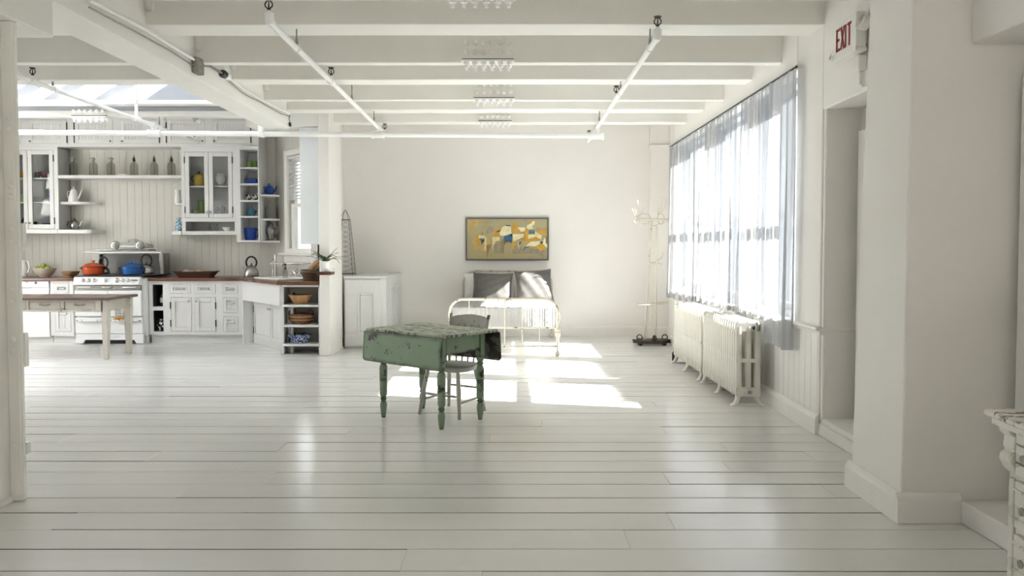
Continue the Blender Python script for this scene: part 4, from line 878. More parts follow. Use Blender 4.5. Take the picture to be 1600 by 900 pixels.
# end shelves
pw = lambda px,Y: X_(px,Y,500)
simple('salad_bowl','honey coloured wooden salad bowl on the top end shelf','bowl',(pw(469.5,10.10),10.10,ez[2]),[(.085,0),(.09,.006),(.155,.125),(.147,.125),(.08,.016),(0,.012)],M['honeywood'],n=28)
o = MB().tube([(pw(462,10.10),10.10,ez[2]+.10),(pw(460,10.06),10.05,ez[2]+.145),(pw(459,10.06),10.03,ez[2]+.148)],[.008,.014,.006],8).build('wooden_spoon',M['brownwood'],None,(pw(462,10.1),10.1,ez[2]+.1),smooth=True); tag(o,'dark wooden spoon resting in the honey coloured salad bowl','spoon')
t = T('wicker_basket','brown woven basket with two loop handles on the middle end shelf','basket',(pw(471,10.13),10.13,ez[1]))
pr = [(.125,0)]+[(.125+.035*min(1,i/5)+(.005 if i%2 else 0),.013*i+.006) for i in range(10)]+[(.158,.13),(.15,.13),(.12,.02),(0,.015)]
MB().lathe(pr,(0,0,0),32,None,1,.8).build('body',M['wicker'],t,smooth=True,local=True)
MB().lathe([(.163,.05),(.167,.056),(.163,.062)],(0,0,0),32,None,1,.8).lathe([(.163,.09),(.167,.096),(.163,.102)],(0,0,0),32,None,1,.8).build('pale_band',M['wicker_light'],t,smooth=True,local=True)
for s in (-1,1): MB().tube([(s*.155,-.03,.11),(s*.15,-.02,.17),(s*.125,0,.19),(s*.09,.02,.18),(s*.085,.03,.12)],.009,8).build('handle',M['wicker'],t,smooth=True,local=True)
simple('enamel_basin','blue and white spatter enamel basin on the bottom end shelf','basin',(pw(468,10.12),10.12,ez[0]),[(.1,0),(.11,.008),(.145,.09),(.168,.105),(.168,.112),(.14,.1),(.1,.02),(0,.015)],M['spatter'],n=28)
# plant on its bracket
zb = Z_(424.3,9.80)
o = MB().box(X_(500,9.77,426),X_(521,9.77,426),9.66,9.846,Z_(429.5,9.77),zb).build('bracket_shelf',M['counter'],None,(X_(510,9.77),9.8,zb-.05),bevel=.012,seg=3); tag(o,'small dark wooden bracket shelf on the partition end under the potted plant','shelf')
px_,py_ = X_(509,9.76,416),9.755
t = T('potted_plant','spiky green plant in a white pot on the wooden bracket','plant',(px_,py_,zb))
MB().lathe([(.045,0),(.048,.004),(.064,.128),(.066,.134),(.06,.134),(.056,.115),(0,.115)],(0,0,0),24).build('pot',M['pot'],t,smooth=True,local=True)
MB().lathe([(.056,.112),(.03,.12),(0,.122)],(0,0,0),14).build('soil',M['soil'],t,smooth=True,local=True)
rp = random.Random(11)
for i in range(22):
    a = 2*PI*i/22+rp.uniform(-.2,.2); L = rp.uniform(.15,.27); up = rp.uniform(.7,1.3); droop = rp.uniform(.25,1.3)
    pts = []; p = Vector((0.012*math.cos(a),.012*math.sin(a),.115)); ang = up
    for k in range(7):
        pts.append(p.copy()); p = p+Vector((math.cos(a)*math.cos(ang),math.sin(a)*math.cos(ang),math.sin(ang)))*L/6; ang -= droop/3.2
    m = MB(); side = Vector((-math.sin(a),math.cos(a),0)); vs=[]; fs=[]
    for k,q in enumerate(pts):
        wd_ = .012*(1-(k/6)**1.8)+.0006; n_ = Vector((0,0,.004))
        vs += [q-side*wd_, q-n_, q+side*wd_]
        if k: b_=3*k; fs += [(b_-3,b_-2,b_+1,b_),(b_-2,b_-1,b_+2,b_+1)]
    o = m.add(vs,fs).build('leaf',M['leaf'],t,smooth=True,local=True,ang=180); so=o.modifiers.new('thick','SOLIDIFY'); so.thickness=.0015
# switch on the partition side
o = MB().box(-2.338,-2.326,9.99,10.08,Z_(434,10),Z_(419,10)).build('light_switch',M['signwhite'],None,(-2.33,10.03,1.05),bevel=.004); tag(o,'white wall switch plate on the partition side near the plant','switch')
# roller blind of slats in the kitchen window
t = T('venetian_blind','grey slatted blind in the upper half of the kitchen window','blind',tuple(DM @ Vector(((WU0+WU1)/2,0,DZ1))))
MB(DM).box(WU0+.02,WU1-.02,-.012,.03,DZ1-.055,DZ1-.01).build('head_rail',M['blind'],t,bevel=.004)
z = DZ1-.10
while z > 2.13:
    MB(DM).add([(WU0+.03,-.008,z-.017),(WU1-.03,-.008,z-.017),(WU1-.03,.024,z+.013),(WU0+.03,.024,z+.013),(WU0+.03,-.008,z-.014),(WU1-.03,-.008,z-.014),(WU1-.03,.024,z+.016),(WU0+.03,.024,z+.016)],[(0,1,2,3),(7,6,5,4),(0,4,5,1),(1,5,6,2),(2,6,7,3),(3,7,4,0)]).build('slat',M['blind'],t); z -= .050
MB(DM).box(WU0+.03,WU1-.03,-.008,.026,z-.01,z+.018).build('bottom_rail',M['blind'],t,bevel=.003)
for u in (WU0+.17,WU1-.17): MB(DM).box(u-.012,u+.012,-.010,-.008,z,DZ1-.05).build('tape',M['blind'],t)
# white kitchen table
tx0,tx1,ty0,ty1 = -7.05,X_(170,9.40,467),9.40,10.14; tz = .78
t = T('kitchen_table','long cream kitchen table with chipped paint and brown top before the stove','table',((tx0+tx1)/2,(ty0+ty1)/2,0))
MB().box(tx0,tx1,ty0,ty1,tz-.035,tz).build('top',M['tabletop'],t,bevel=.008,seg=3)
az0 = Z_(487,9.5)
lx = [X_(166,9.52,520),tx0+.12]; 
hol = [(X_(a,9.49,478),X_(b,9.49,478),Z_(483.5,9.49),Z_(471.5,9.49)) for a,b in ((-9,41),(46,95),(101,149))]
m = MB(); m.holed(tx0+.1,lx[0]-.02,az0,tz-.035,9.48,9.50,hol); m.box(lx[0]-.03,lx[0]-.01,9.52,ty1-.06,az0,tz-.035); m.box(tx0+.1,tx0+.12,9.52,ty1-.06,az0,tz-.035); m.box(tx0+.1,lx[0]-.02,ty1-.08,ty1-.06,az0,tz-.035)
m.build('apron',M['white_table'],t)
for h in hol:
    o = MB().box(h[0]+.004,h[1]-.004,9.484,9.50,h[2]+.004,h[3]-.004).build('drawer',M['white_table'],t,bevel=.002)
    c=(h[0]+h[1])/2; z=(h[2]+h[3])/2+.008
    MB().tube([(c-.065,9.484,z+.008),(c-.05,9.465,z),(c,9.462,z-.006),(c+.05,9.465,z),(c+.065,9.484,z+.008)],.007,6).build('handle',M['silver'],o,smooth=True)
def tleg(x,y):
    a=.040; b=.027
    m = MB(); vs=[]
    for z,r in ((tz-.036,a),(az0-.02,a),(.02,b),(0,b*.9)): vs += [(x-r,y-r,z),(x+r,y-r,z),(x+r,y+r,z),(x-r,y+r,z)]
    fs=[(0,1,2,3),(15,14,13,12)]
    for j in range(3):
        for k in range(4): fs.append((j*4+k,j*4+(k+1)%4,j*4+4+(k+1)%4,j*4+4+k))
    return m.add(vs,fs).build('leg',M['white_table'],t,bevel=.004)
for x in lx:
    for y in (9.52,10.08): tleg(x,y)

# ================================================================== bed corner
BX0,BX1,BY0,BY1 = -.80,.585,9.82,11.86; bxm=(BX0+BX1)/2
t = T('iron_bed','double bed with chipped cream iron frame and quilt below the painting','bed',(bxm,10.85,0))
def bedend(y, ztop, rad, tr):
    m = MB(); x0,x1 = (BX0,BX1)
    if y > 11: x0,x1 = X_(724,y,450),X_(862,y,450)
    pts = [(x0,y,0.03),(x0,y,ztop-rad)]+[(x0+rad*(1-math.cos(a)),y,ztop-rad+rad*math.sin(a)) for a in [PI/2*i/6 for i in range(1,7)]]
    pts += [(x1-rad+rad*math.sin(a),y,ztop-rad+rad*math.cos(a)) for a in [PI/2*i/6 for i in range(0,7)]]+[(x1,y,.03)]
    m.tube(pts,tr,10); return m,x0,x1
zf_=Z_(467.5,9.82)
m,a,b = bedend(BY0,zf_,.17,.019); o = m.build('footboard_tube',M['bedpaint'],t,smooth=True)
zl,zm_,zt_ = Z_(541,BY0),Z_(516,BY0),Z_(512,BY0)
MB().tube([(a,BY0,zl),(b,BY0,zl)],.013,8).tube([(a,BY0,zt_),(b,BY0,zt_)],.011,8).build('rail',M['bedpaint'],t,smooth=True)
for px in (733,761,788.5,816,843): MB().tube([(X_(px,BY0,500),BY0,zl),(X_(px,BY0,500),BY0,zf_)],.0075,8).build('spindle',M['bedpaint'],t,smooth=True)
for x in (a,b):
    MB().lathe([(.019,0),(.03,.01),(.034,.03),(.028,.055),(.02,.065)],(x,BY0,0),12).build('foot',M['bedpaint'],t,smooth=True)
    MB().lathe([(.02,0),(.034,.015),(.036,.06),(.028,.07),(.036,.085),(.03,.115),(.02,.12)],(x,BY0,zm_-.09),12).build('joint_casting',M['bedpaint'],t,smooth=True)
m,a2,b2 = bedend(BY1,Z_(423.5,BY1),.20,.017); m.build('headboard_tube',M['bedpaint'],t,smooth=True)
for px in (750,777,805,832): MB().tube([(X_(px,BY1,450),BY1,.35),(X_(px,BY1,450),BY1,Z_(423.5,BY1))],.0075,8).build('spindle',M['bedpaint'],t,smooth=True)
MB().tube([(a2,BY1,.36),(b2,BY1,.36)],.012,8).build('rail',M['bedpaint'],t)
for x in (a2,b2): MB().lathe([(.019,0),(.03,.01),(.032,.03),(.02,.06)],(x,BY1,0),12).build('foot',M['bedpaint'],t,smooth=True)
for x0,x1 in ((BX0+.02,a2),(BX1-.02,b2)):
    m = MB(); m.tube([(x0,BY0,.335),(x1,BY1,.335)],.018,8); m.build('side_rail',M['bedpaint'],t)
mz = .60
o = MB().box(BX0+.05,BX1-.05,9.97,11.80,.36,mz-.01).build('mattress',M['pillow_w'],None,(bxm,10.9,.36),bevel=.05,seg=3); tag(o,'white mattress lying in the iron bed frame under the quilt','mattress')
# knitted quilt over the mattress: top and three hanging sides, with cables
def quilt():
    m = MB(); x0,x1 = BX0+.015,BX1-.005; n=96; k=60; hang=.27; y0=9.93; y1=11.25
    W=(x1-x0); S_=W+2*.17; Lh=(y1-y0)+hang
    def f(u,v):
        s = u*S_-.17; d = v*Lh-hang
        dx = 0; z = mz+.02
        if s<0: x=x0-.004-.03*min(1,-s/.1); z += s
        elif s>W: x=x1+.004+.035*min(1,(s-W)/.1); z -= (s-W)
        else: x=x0+s
        if d<0: y=y0-.006; z += d*(1 if 0<=s<=W else .25)
        else: y=y0+d
        ph=(s%.165)/.165; cable=.010*max(0,math.cos((ph-.5)*2*PI))*(0.75+.25*math.sin(d*75+ (PI if ph>.5 else 0))) + .003*math.cos(ph*2*PI*5)
        wv=.008*math.sin(s*7+d*5)
        if 0<=s<=W and d>=0: z+=cable+wv
        elif d<0 and 0<=s<=W: y-=cable
        else: x+= (cable+wv)*(1 if s>0 else -1)
        return (x,y,z)
    m.grid(f,n*2,k*2); return m
o = quilt().build('quilt',M['quilt'],None,(bxm,10.6,mz),smooth=True,ang=180); tag(o,'white cable knit quilt draped over the bed and its foot','quilt')
so=o.modifiers.new('thick','SOLIDIFY'); so.thickness=.012; so.offset=1
def pillow(name,label,c,wd,ht,th,mt,tilt,yaw=0,roll=0,seed=0,group=None):
    rr = random.Random(seed); m = MB(); n=28
    ph=[rr.uniform(0,6) for _ in range(4)]
    for sg in (1,-1):
        def f(u,v):
            x=(u-.5)*2; y=(v-.5)*2
            e=(1-abs(x)**2.6)*(1-abs(y)**2.6); e=max(0,e)**.55
            pin=1-.06*(abs(x)**2)*(1-abs(y))-.0
            xx=x*wd/2*(1-.07*(1-abs(y)**2)*abs(x)**3); yy=y*ht/2*(1-.07*(1-abs(x)**2)*abs(y)**3)
            wr=.007*math.sin(9*x+5*y+ph[0])*e+.005*math.sin(14*y-7*x+ph[1])*e
            return (xx,sg*(e*th/2+wr*(.6 if sg>0 else 1)),yy)
        m.grid(f,n,n)
    Mp = Matrix.Translation(c)@Matrix.Rotation(yaw,4,'Z')@Matrix.Rotation(tilt,4,'X')@Matrix.Rotation(roll,4,'Y')
    m.v=[Mp@p for p in m.v]
    o = m.build(name,mt,None,tuple(c),smooth=True,ang=180)
    bm=bmesh.new(); bm.from_mesh(o.data); bmesh.ops.remove_doubles(bm,verts=bm.verts,dist=.0006); bmesh.ops.recalc_face_normals(bm,faces=bm.faces); bm.to_mesh(o.data); bm.free(); o.data.polygons.foreach_set('use_smooth',[True]*len(o.data.polygons))
    tag(o,label,'pillow',group); return o
pillow('pillow','white pillow standing behind the left grey cushion',(-.455,11.70,.80),.56,.42,.17,M['pillow_w'],-.22,0,0,1)
pillow('pillow','white pillow standing behind the right grey cushion',(.30,11.70,.80),.58,.42,.17,M['pillow_w'],-.22,0,0,2)
pillow('cushion','dark grey satin cushion on the left, leaning against a white pillow',(-.29,11.33,.80),.60,.47,.20,M['pillow_g'],-.36,-.06,.02,3)
pillow('cushion','dark grey satin cushion on the right with creased shiny front',(.325,11.28,.825),.55,.50,.20,M['pillow_g'],-.34,.08,-.06,5)
# painting
PX0,PX1 = X_(727.5,11.96,373),X_(857.5,11.96,373); PZ0,PZ1 = Z_(407,11.96),Z_(340,11.96)
t = T('painting','wide framed abstract painting of ochre houses above the bed','painting',((PX0+PX1)/2,11.985,PZ0))
m = MB(); m.ring(PX0,PX1,PZ0,PZ1,.022,11.955,11.995); m.build('frame',mat('dark_frame',(.13,.125,.12),.4),t,bevel=.003)
def canvas_mat():
    m_,nt,b = _new('painted_canvas'); b.inputs['Roughness'].default_value=.55
    n=_noise(nt,2.2,6,(1,1,1.6),.65); r=_ramp(nt,n.outputs['Fac'],[(.28,(.42,.30,.10)),(.42,(.45,.38,.19)),(.55,(.42,.37,.22)),(.72,(.36,.28,.14))]); nt.links.new(r.outputs[0],b.inputs['Base Color']); _bump(nt,b,_noise(nt,90,3).outputs['Fac'],.3); return m_
cv = MB().box(PX0+.015,PX1-.015,11.972,11.985,PZ0+.015,PZ1-.015).build('canvas',canvas_mat(),t)
pc_ = {}
def pm_(c,nm):
    if nm not in pc_: pc_[nm]=mat('oil_paint_'+nm,c,.5,var=.16,scale=14,bump=.3,bscale=60)
    return pc_[nm]
COLS={'ochre':(.60,.34,.045),'soft_ochre':(.52,.38,.15),'cream':(.80,.70,.36),'pale':(.82,.76,.48),'brown':(.33,.22,.09),'blue':(.035,.14,.26),'slate':(.14,.17,.20),'dark':(.025,.03,.045),'orange':(.58,.24,.04),'bright':(.68,.40,.03),'mud':(.36,.30,.20)}
SHAPES=[('soft_ochre',[(120,140),(420,140),(300,230),(200,300),(190,430),(120,300)]),('soft_ochre',[(240,400),(300,380),(400,420),(420,560),(390,650),(240,650),(190,520)]),('mud',[(420,330),(480,240),(550,260),(540,340),(430,380)]),('mud',[(540,560),(640,500),(700,560),(690,700),(560,690)]),('mud',[(850,560),(1020,600),(1380,640),(1420,760),(1200,700),(860,700)]),('mud',[(1250,270),(1435,290),(1435,330),(1260,330)]),
('ochre',[(245,410),(300,400),(310,560),(250,560)]),('brown',[(340,400),(360,320),(380,390)]),('cream',[(300,405),(400,400),(400,445),(300,450)]),('slate',[(305,450),(400,450),(395,480),(330,490)]),('dark',[(340,480),(395,480),(385,510),(365,510),(362,550),(348,545)]),
('ochre',[(520,350),(600,310),(680,260),(700,300),(650,360),(650,400),(600,420),(530,400)]),('soft_ochre',[(425,425),(520,430),(520,545),(425,560)]),('cream',[(400,425),(425,425),(420,650),(395,655)]),('brown',[(430,560),(520,545),(480,640),(455,700),(440,790),(430,640)]),('cream',[(525,425),(640,425),(650,480),(580,500),(545,560),(530,655)]),('dark',[(590,335),(650,310),(655,330),(610,350)]),
('pale',[(690,265),(740,245),(830,250),(840,370),(715,410),(650,400),(650,360)]),('dark',[(745,228),(820,233),(828,248),(750,243)]),('ochre',[(855,200),(890,185),(930,200),(935,350),(855,360)]),('ochre',[(935,270),(1000,340),(1060,350),(1070,480),(960,480),(1030,430),(1050,375),(940,360)]),('pale',[(940,270),(1070,270),(1060,330),(1000,340)]),
('brown',[(650,520),(715,440),(722,560),(710,730),(690,680)]),('blue',[(715,415),(855,370),(850,530),(825,500),(790,490),(750,520),(722,560)]),('dark',[(800,385),(855,370),(853,440)]),('orange',[(750,512),(790,492),(825,515),(800,540),(762,545)]),('dark',[(752,505),(790,482),(830,505),(840,535),(820,512),(790,494),(760,515)]),('pale',[(860,380),(1050,375),(1030,430),(940,470),(870,500)]),('bright',[(850,500),(910,490),(890,560),(875,660),(860,580),(840,670)]),
('pale',[(1085,270),(1100,230),(1170,200),(1190,165),(1225,165),(1215,220),(1180,240),(1200,290),(1125,300)]),('ochre',[(1100,220),(1150,170),(1180,165),(1165,200)]),('bright',[(1075,290),(1120,280),(1115,460),(1080,470)]),('slate',[(1125,318),(1225,310),(1225,375),(1128,370)]),('blue',[(1130,345),(1222,340),(1222,372),(1132,368)]),('ochre',[(1240,310),(1430,320),(1435,400),(1340,390),(1260,340)]),
('cream',[(1230,330),(1340,400),(1330,470),(1240,420),(1110,460),(1115,390),(1230,385)]),('ochre',[(1050,470),(1120,460),(1240,430),(1330,470),(1200,490),(1060,560)]),('soft_ochre',[(1020,490),(1160,490),(1060,560),(1020,600)]),('pale',[(1065,580),(1160,500),(1320,490),(1300,540),(1240,580),(1110,580)]),('bright',[(1250,585),(1320,530),(1400,600),(1430,605),(1320,655)]),('pale',[(1390,440),(1402,440),(1402,530),(1432,540),(1430,600),(1400,590),(1340,520)]),('dark',[(1310,510),(1370,500),(1340,540)]),('brown',[(1400,420),(1435,420),(1435,540),(1405,520)]),
('blue',[(1020,660),(1060,590),(1140,580),(1140,592),(1075,605)]),('dark',[(965,510),(1000,505),(970,570)]),('cream',[(952,500),(965,510),(968,630),(950,560)]),('orange',[(1345,745),(1352,740),(1358,765),(1375,770),(1372,778),(1345,775)])]
def cpt(p): return (PX0+(p[0]-85)/(1455-85)*(PX1-PX0), PZ1-(p[1]-108)/(812-108)*(PZ1-PZ0))
for i,(c,pts) in enumerate(SHAPES): MB().prism([cpt(p) for p in pts],11.9715-.00012*i,11.973,'y').build('paint_patch',pm_(COLS[c],c),cv)
# low cupboard right of the partition, wire tower on it
QX0,QX1,QY0,QZ = -2.318,-1.735,10.57,Z_(431.5,10.57)
t = T('low_cupboard','low white panelled cupboard between the partition and the bed','cupboard',((QX0+QX1)/2,11.2,0))
MB().box(QX0,QX1,QY0+.02,YB-.005,0,QZ-.03).build('body',M['cab'],t,bevel=.004)
MB().box(QX0,QX1+.008,QY0-.0,YB-.005,QZ-.03,QZ).build('top',M['cab'],t,bevel=.004)
o = MB().holed(QX0+.015,QX1-.075,.03,QZ-.05,QY0-.004,QY0+.018,[(QX0+.20,QX0+.42,.22,QZ-.24)]).build('door',M['cab'],t,bevel=.003)
MB().ring(QX0+.19,QX0+.43,.21,QZ-.23,.028,QY0-.012,QY0+.01).box(QX0+.22,QX0+.40,QY0+.006,QY0+.016,.24,QZ-.26).build('panel_moulding',M['cab'],o,bevel=.007,seg=3)
m = MB(); Pm=Matrix(((0,1,0,0),(1,0,0,0),(0,0,1,0),(0,0,0,1)))
m.ring(QY0+.25,QY0+.65,.22,QZ-.15,.03,QX1,QX1+.012,Pm).ring(QY0+.75,QY0+1.15,.22,QZ-.15,.03,QX1,QX1+.012,Pm); m.build('side_moulding',M['cab'],t,bevel=.006,seg=3)
Yw=10.95; wx=X_(540,Yw,400); wb_=X_(553.5,Yw,424)-wx
t = T('wire_tower','dark wire lattice tower ornament standing on the low white cupboard','ornament',(wx,Yw,QZ))
zt1,zt2 = Z_(343.5,Yw)-QZ, Z_(328,Yw)-QZ
def wl(z): q=z/zt1; return wb_*(1-q)+.058*q
m = MB(); cs=((1,1),(-1,1),(-1,-1),(1,-1))
for sx_,sy_ in cs: m.tube([(sx_*wl(z),sy_*wl(z),z) for z in (0,zt1*.5,zt1)]+[(sx_*.03,sy_*.03,(zt1+zt2)/2+.02),(0,0,zt2)],.003,6)
for z in (.022,zt1): m.tube([(a*wl(z),b*wl(z),z) for a,b in cs],.004,5,True)
m.build('frame',M['black'],t,local=True)
m = MB(); nz=11
for k in range(nz):
    za,zb2 = .022+(zt1-.022)*k/nz,.022+(zt1-.022)*(k+1)/nz
    for i in range(4):
        a,b=cs[i],cs[(i+1)%4]
        m.tube([(a[0]*wl(za),a[1]*wl(za),za),(b[0]*wl(zb2),b[1]*wl(zb2),zb2)],.0014,4); m.tube([(b[0]*wl(za),b[1]*wl(za),za),(a[0]*wl(zb2),a[1]*wl(zb2),zb2)],.0014,4)
m.build('lattice_wire',M['black'],t,local=True)
# ================================================================== coat stand
cx,cyy = 2.0,10.95; t = T('coat_stand','cream painted metal hat and coat stand on dark iron base in the corner','coat stand',(cx,cyy,0))
L = lambda mb,nm,mt,sm=True: mb.build(nm,mt,t,smooth=sm,local=True)
W_=lambda px,py: (X_(px,cyy,py)-cx, Z_(py,cyy))
m = MB(); pts=[]
for i in range(24):
    a=2*PI*i/24; r=1+.10*math.cos(6*a); pts.append((.245*r*math.cos(a),.15*r*math.sin(a)))
m.prism(pts,.03,.065,'z'); m.prism([(p[0]*1.04,p[1]*1.04) for p in pts],.062,.078,'z')
for a in (.5,2.6,3.7,5.8): m.lathe([(.02,0),(.03,.02),(.02,.035)],(.2*math.cos(a),.12*math.sin(a),0),8)
L(m,'base_tray',M['iron'],False)
for s in (-1,1): L(MB().tube([(s*.15,-.03,.075)]+arc((s*.18,-.03,.112),.038,250 if s<0 else 290,250-300 if s<0 else 290+300,14,'xz')[2:],.008,6),'scroll',M['iron'])
L(MB().lathe([(.02,.07),(.04,.09),(.03,.13),(.015,.15),(0,.155)],(.02,-.10,0),10),'finial',M['iron'])
p1=[W_(1007,531),W_(1013,440),W_(1017.5,356)]; p2=[W_(1023.5,533),W_(1024,440),W_(1025.5,350)]
L(MB().tube([(x,0,z) for x,z in p1]+[(p1[-1][0]+.01,0,Z_(345,cyy))],.012,8),'post',M['stand']); L(MB().tube([(x,-.05,z) for x,z in p2],.014,8),'post',M['stand'])
rz_=Z_(475,cyy); L(MB().tube([(.00+.23*math.cos(a),.11*math.sin(a),rz_+.02*math.cos(a)) for a in [2*PI*i/28 for i in range(28)]],.012,8,True),'umbrella_ring',M['stand'])
zb_=Z_(343,cyy); xa=W_(995,343)[0]; xb2=W_(1054,343)[0]
L(MB().tube([(xa,0,zb_+.005),(0,-.03,zb_),(xb2,0,zb_-.008)],.019,8),'cross_bar',M['stand'])
for c0,sx_ in ((W_(1006,342),1.15),(W_(1032,342),.62)): L(MB().tube([(c0[0]+.078*sx_*math.cos(a),-.02,c0[1]+.075*math.sin(a)) for a in [2*PI*i/22 for i in range(22)]],.009,6,True),'ring',M['stand'])
def hook(pts,y0=-.01,y1=-.04):
    q=[W_(*p) for p in pts]; n=len(q)
    o = L(MB().tube([(x,y0+(y1-y0)*i/(n-1),z) for i,(x,z) in enumerate(q)],[.009]+[.0065]*(n-1),6),'hook',M['stand'])
    MB().ball((q[-1][0],y1,q[-1][1]),.010,8).build('hook_tip',M['stand'],o,smooth=True,local=True)
for pts in ([(1004,332),(998,326),(996,318),(995,314)],[(996,340),(991,336),(988,330),(987,327)],[(996,338),(993,333),(992,329)],[(995,344),(992,348),(990,346)],[(1028,335),(1032,327),(1033.5,318),(1033.5,309)],[(1033,332),(1037,326),(1038.5,319),(1038.5,313)],[(1004,333),(1004,328),(1004,325)],[(1027,336),(1028,330),(1028.5,326)],
            [(1045,341),(1050,337),(1053,333),(1054,330)],[(1048,339),(1052,336),(1054,335)],[(1048,345),(1054,347),(1056,346)],[(1027,407),(1032,404),(1034.5,400),(1035,396)],[(1027,410),(1031,413),(1033,412)],[(1015,408),(1013,404),(1012,401)],[(1015,412),(1013,414),(1014,411)]): hook(pts)
L(MB().tube([(W_(1014,410.5)[0],0,W_(1014,410.5)[1]),(W_(1026,410.5)[0],-.05,W_(1026,410.5)[1])],.013,8),'mid_bar',M['stand'])
L(MB().tube([(W_(1017,353)[0],0,W_(1017,353)[1]),(W_(1025,353)[0],-.05,W_(1025,353)[1])],.010,8),'mid_bar',M['stand'])
# ================================================================== green table and chair
TA = math.radians(-39.6); TC=(-.658,6.24)
t = T('drop_leaf_table','peeling green drop leaf table with turned legs in the middle of the floor','table',(TC[0],TC[1],0),TA)
L = lambda mb,nm,mt,bv=0,sm=False: mb.build(nm,mt,t,local=True,bevel=bv,smooth=sm)
def leafpts(x0,x1,r=.035):
    z0,z1=zt0-.262,zt0-.022
    return [(x0,z1)]+[(x0+r-r*math.cos(a),z0+r-r*math.sin(a)) for a in [PI/2*i/5 for i in range(6)]]+[(x1-r+r*math.sin(a),z0+r-r*math.cos(a)) for a in [PI/2*i/5 for i in range(6)]]+[(x1,z1)]
hl,hw=.45,.31; zt0=.735
pts=[(-hl,-hw),(hl,-hw),(hl+.03,-hw+.06),(hl+.035,0),(hl+.03,hw-.06),(hl,hw),(-hl,hw),(-hl-.03,hw-.06),(-hl-.035,0),(-hl-.03,-hw+.06)]
pts=[(-hl,-hw),(hl,-hw),(hl,hw),(-hl,hw)]
for i in range(3):
    w0=-hw+2*hw*i/3; MB().box(-hl-.004*(i%2),hl+.004*(i%2),w0+.001,w0+2*hw/3-.001,zt0-.022,zt0-.001*(i%2)).build('top_board',M['green_top'],t,local=True,bevel=.005)
L(MB().prism(leafpts(-hl,hl),-hw-.022,-hw-.004,'y',Matrix.Translation((0,-hw,zt0-.02))@Matrix.Rotation(-.07,4,'X')@Matrix.Translation((0,hw,-zt0+.02))),'drop_leaf',M['green_leaf'],.006)
L(MB().prism(leafpts(-hl+.02,hl+.01),hw+.004,hw+.024,'y',Matrix.Translation((0,hw,zt0-.02))@Matrix.Rotation(.07,4,'X')@Matrix.Translation((0,-hw,-zt0+.02))),'drop_leaf',M['green_dark'],.012)
ax_,ay_=.335,.222
m=MB(); m.box(-ax_,ax_,-ay_-.02,-ay_+.0,zt0-.165,zt0-.022); m.box(-ax_,ax_,ay_,ay_+.02,zt0-.165,zt0-.022); m.box(-ax_-.02,-ax_,-ay_,ay_,zt0-.165,zt0-.022); m.box(ax_,ax_+.02,-ay_,ay_,zt0-.165,zt0-.022); L(m,'apron',M['green_paint'],.003)
def gleg(x,y):
    m=MB(); m.box(x-.030,x+.030,y-.030,y+.030,.52,zt0-.022)
    m.lathe([(.016,0),(.024,.045),(.030,.10),(.026,.125),(.018,.14),(.028,.155),(.020,.168),(.030,.19),(.033,.30),(.029,.305),(.033,.312),(.033,.318),(.029,.324),(.033,.33),(.034,.41),(.028,.43),(.020,.445),(.030,.46),(.022,.473),(.030,.488),(.034,.505),(.026,.522)],(x,y,0),16)
    return m.build('leg',M['green_paint'],t,local=True,smooth=True,ang=50)
for sx_ in (-1,1):
    for sy_ in (-1,1): gleg(sx_*ax_,sy_*ay_)
# chair
CA=math.atan2(-.21,.345); CC=(-.50,6.46)
t = T('windsor_chair','worn grey spindle back chair tucked under the green table','chair',(CC[0],CC[1],0),CA)   # local -y is the front
L = lambda mb,nm,mt,bv=0,sm=True: mb.build(nm,mt,t,local=True,bevel=bv,smooth=sm)
sz=.415
m=MB(); pts=[]
for i in range(40):
    a=2*PI*i/40; ca,sa=math.cos(a),math.sin(a); e=3.2
    x=.215*math.copysign(abs(ca)**(2/e),ca); y=.20*math.copysign(abs(sa)**(2/e),sa)
    if y>0: x*=1-.13*(y/.2)
    pts.append((x,y))
m.prism(pts,sz-.042,sz,'z'); L(m,'seat',M['chair'],.010,False)
for x0,y0,x1,y1 in ((-.15,-.14,-.205,-.195),(.15,-.14,.205,-.195),(-.13,.13,-.19,.20),(.13,.13,.19,.20)):
    L(MB().tube([(x0,y0,sz-.03),(x0+(x1-x0)*.45,y0+(y1-y0)*.45,.24),(x1,y1,0)],[.015,.021,.014],10),'leg',M['chair'])
def mixp(a,b,q): return (a[0]+(b[0]-a[0])*q,a[1]+(b[1]-a[1])*q)
def legat(i,z):
    a=((-.15,-.14,-.205,-.195),(.15,-.14,.205,-.195),(-.13,.13,-.19,.20),(.13,.13,.19,.20))[i]; q=1-z/(sz-.03); return (a[0]+(a[2]-a[0])*q,a[1]+(a[3]-a[1])*q,z)
for i,j,z in ((0,1,.175),(2,3,.20),(0,2,.125),(1,3,.125)): L(MB().tube([legat(i,z),legat(j,z)],[.010,.010],8),'stretcher',M['chair'])
tz=.80
for s in (-1,1): L(MB().tube([(s*.155,.165,sz-.01),(s*.175,.195,.60),(s*.198,.255,tz+.015)],[.014,.016,.014],10),'back_post',M['chair'])
for k in range(4): q=(k+1)/5*2-1; L(MB().tube([(q*.15,.172,sz-.01),(q*.178,.235,tz-.07)],[.0075,.0075],8),'spindle',M['chair'])
m=MB(); n=14; vs=[]; fs=[]
for i in range(n+1):
    u=i/n*2-1; x=u*.20; yb2=.225+.03*(1-u*u); zt2_=tz+.004+.008*math.cos(u*PI)-.016*max(0,abs(u)-.75)*4
    vs+=[(x,yb2,tz-.125),(x,yb2+.018,tz-.125),(x,yb2+.034,zt2_),(x,yb2+.016,zt2_)]
for i in range(n):
    for k in range(4): a=i*4+k; b=i*4+(k+1)%4; fs.append((a,b,b+4,a+4))
fs+=[(0,1,2,3),(4*n+3,4*n+2,4*n+1,4*n)]
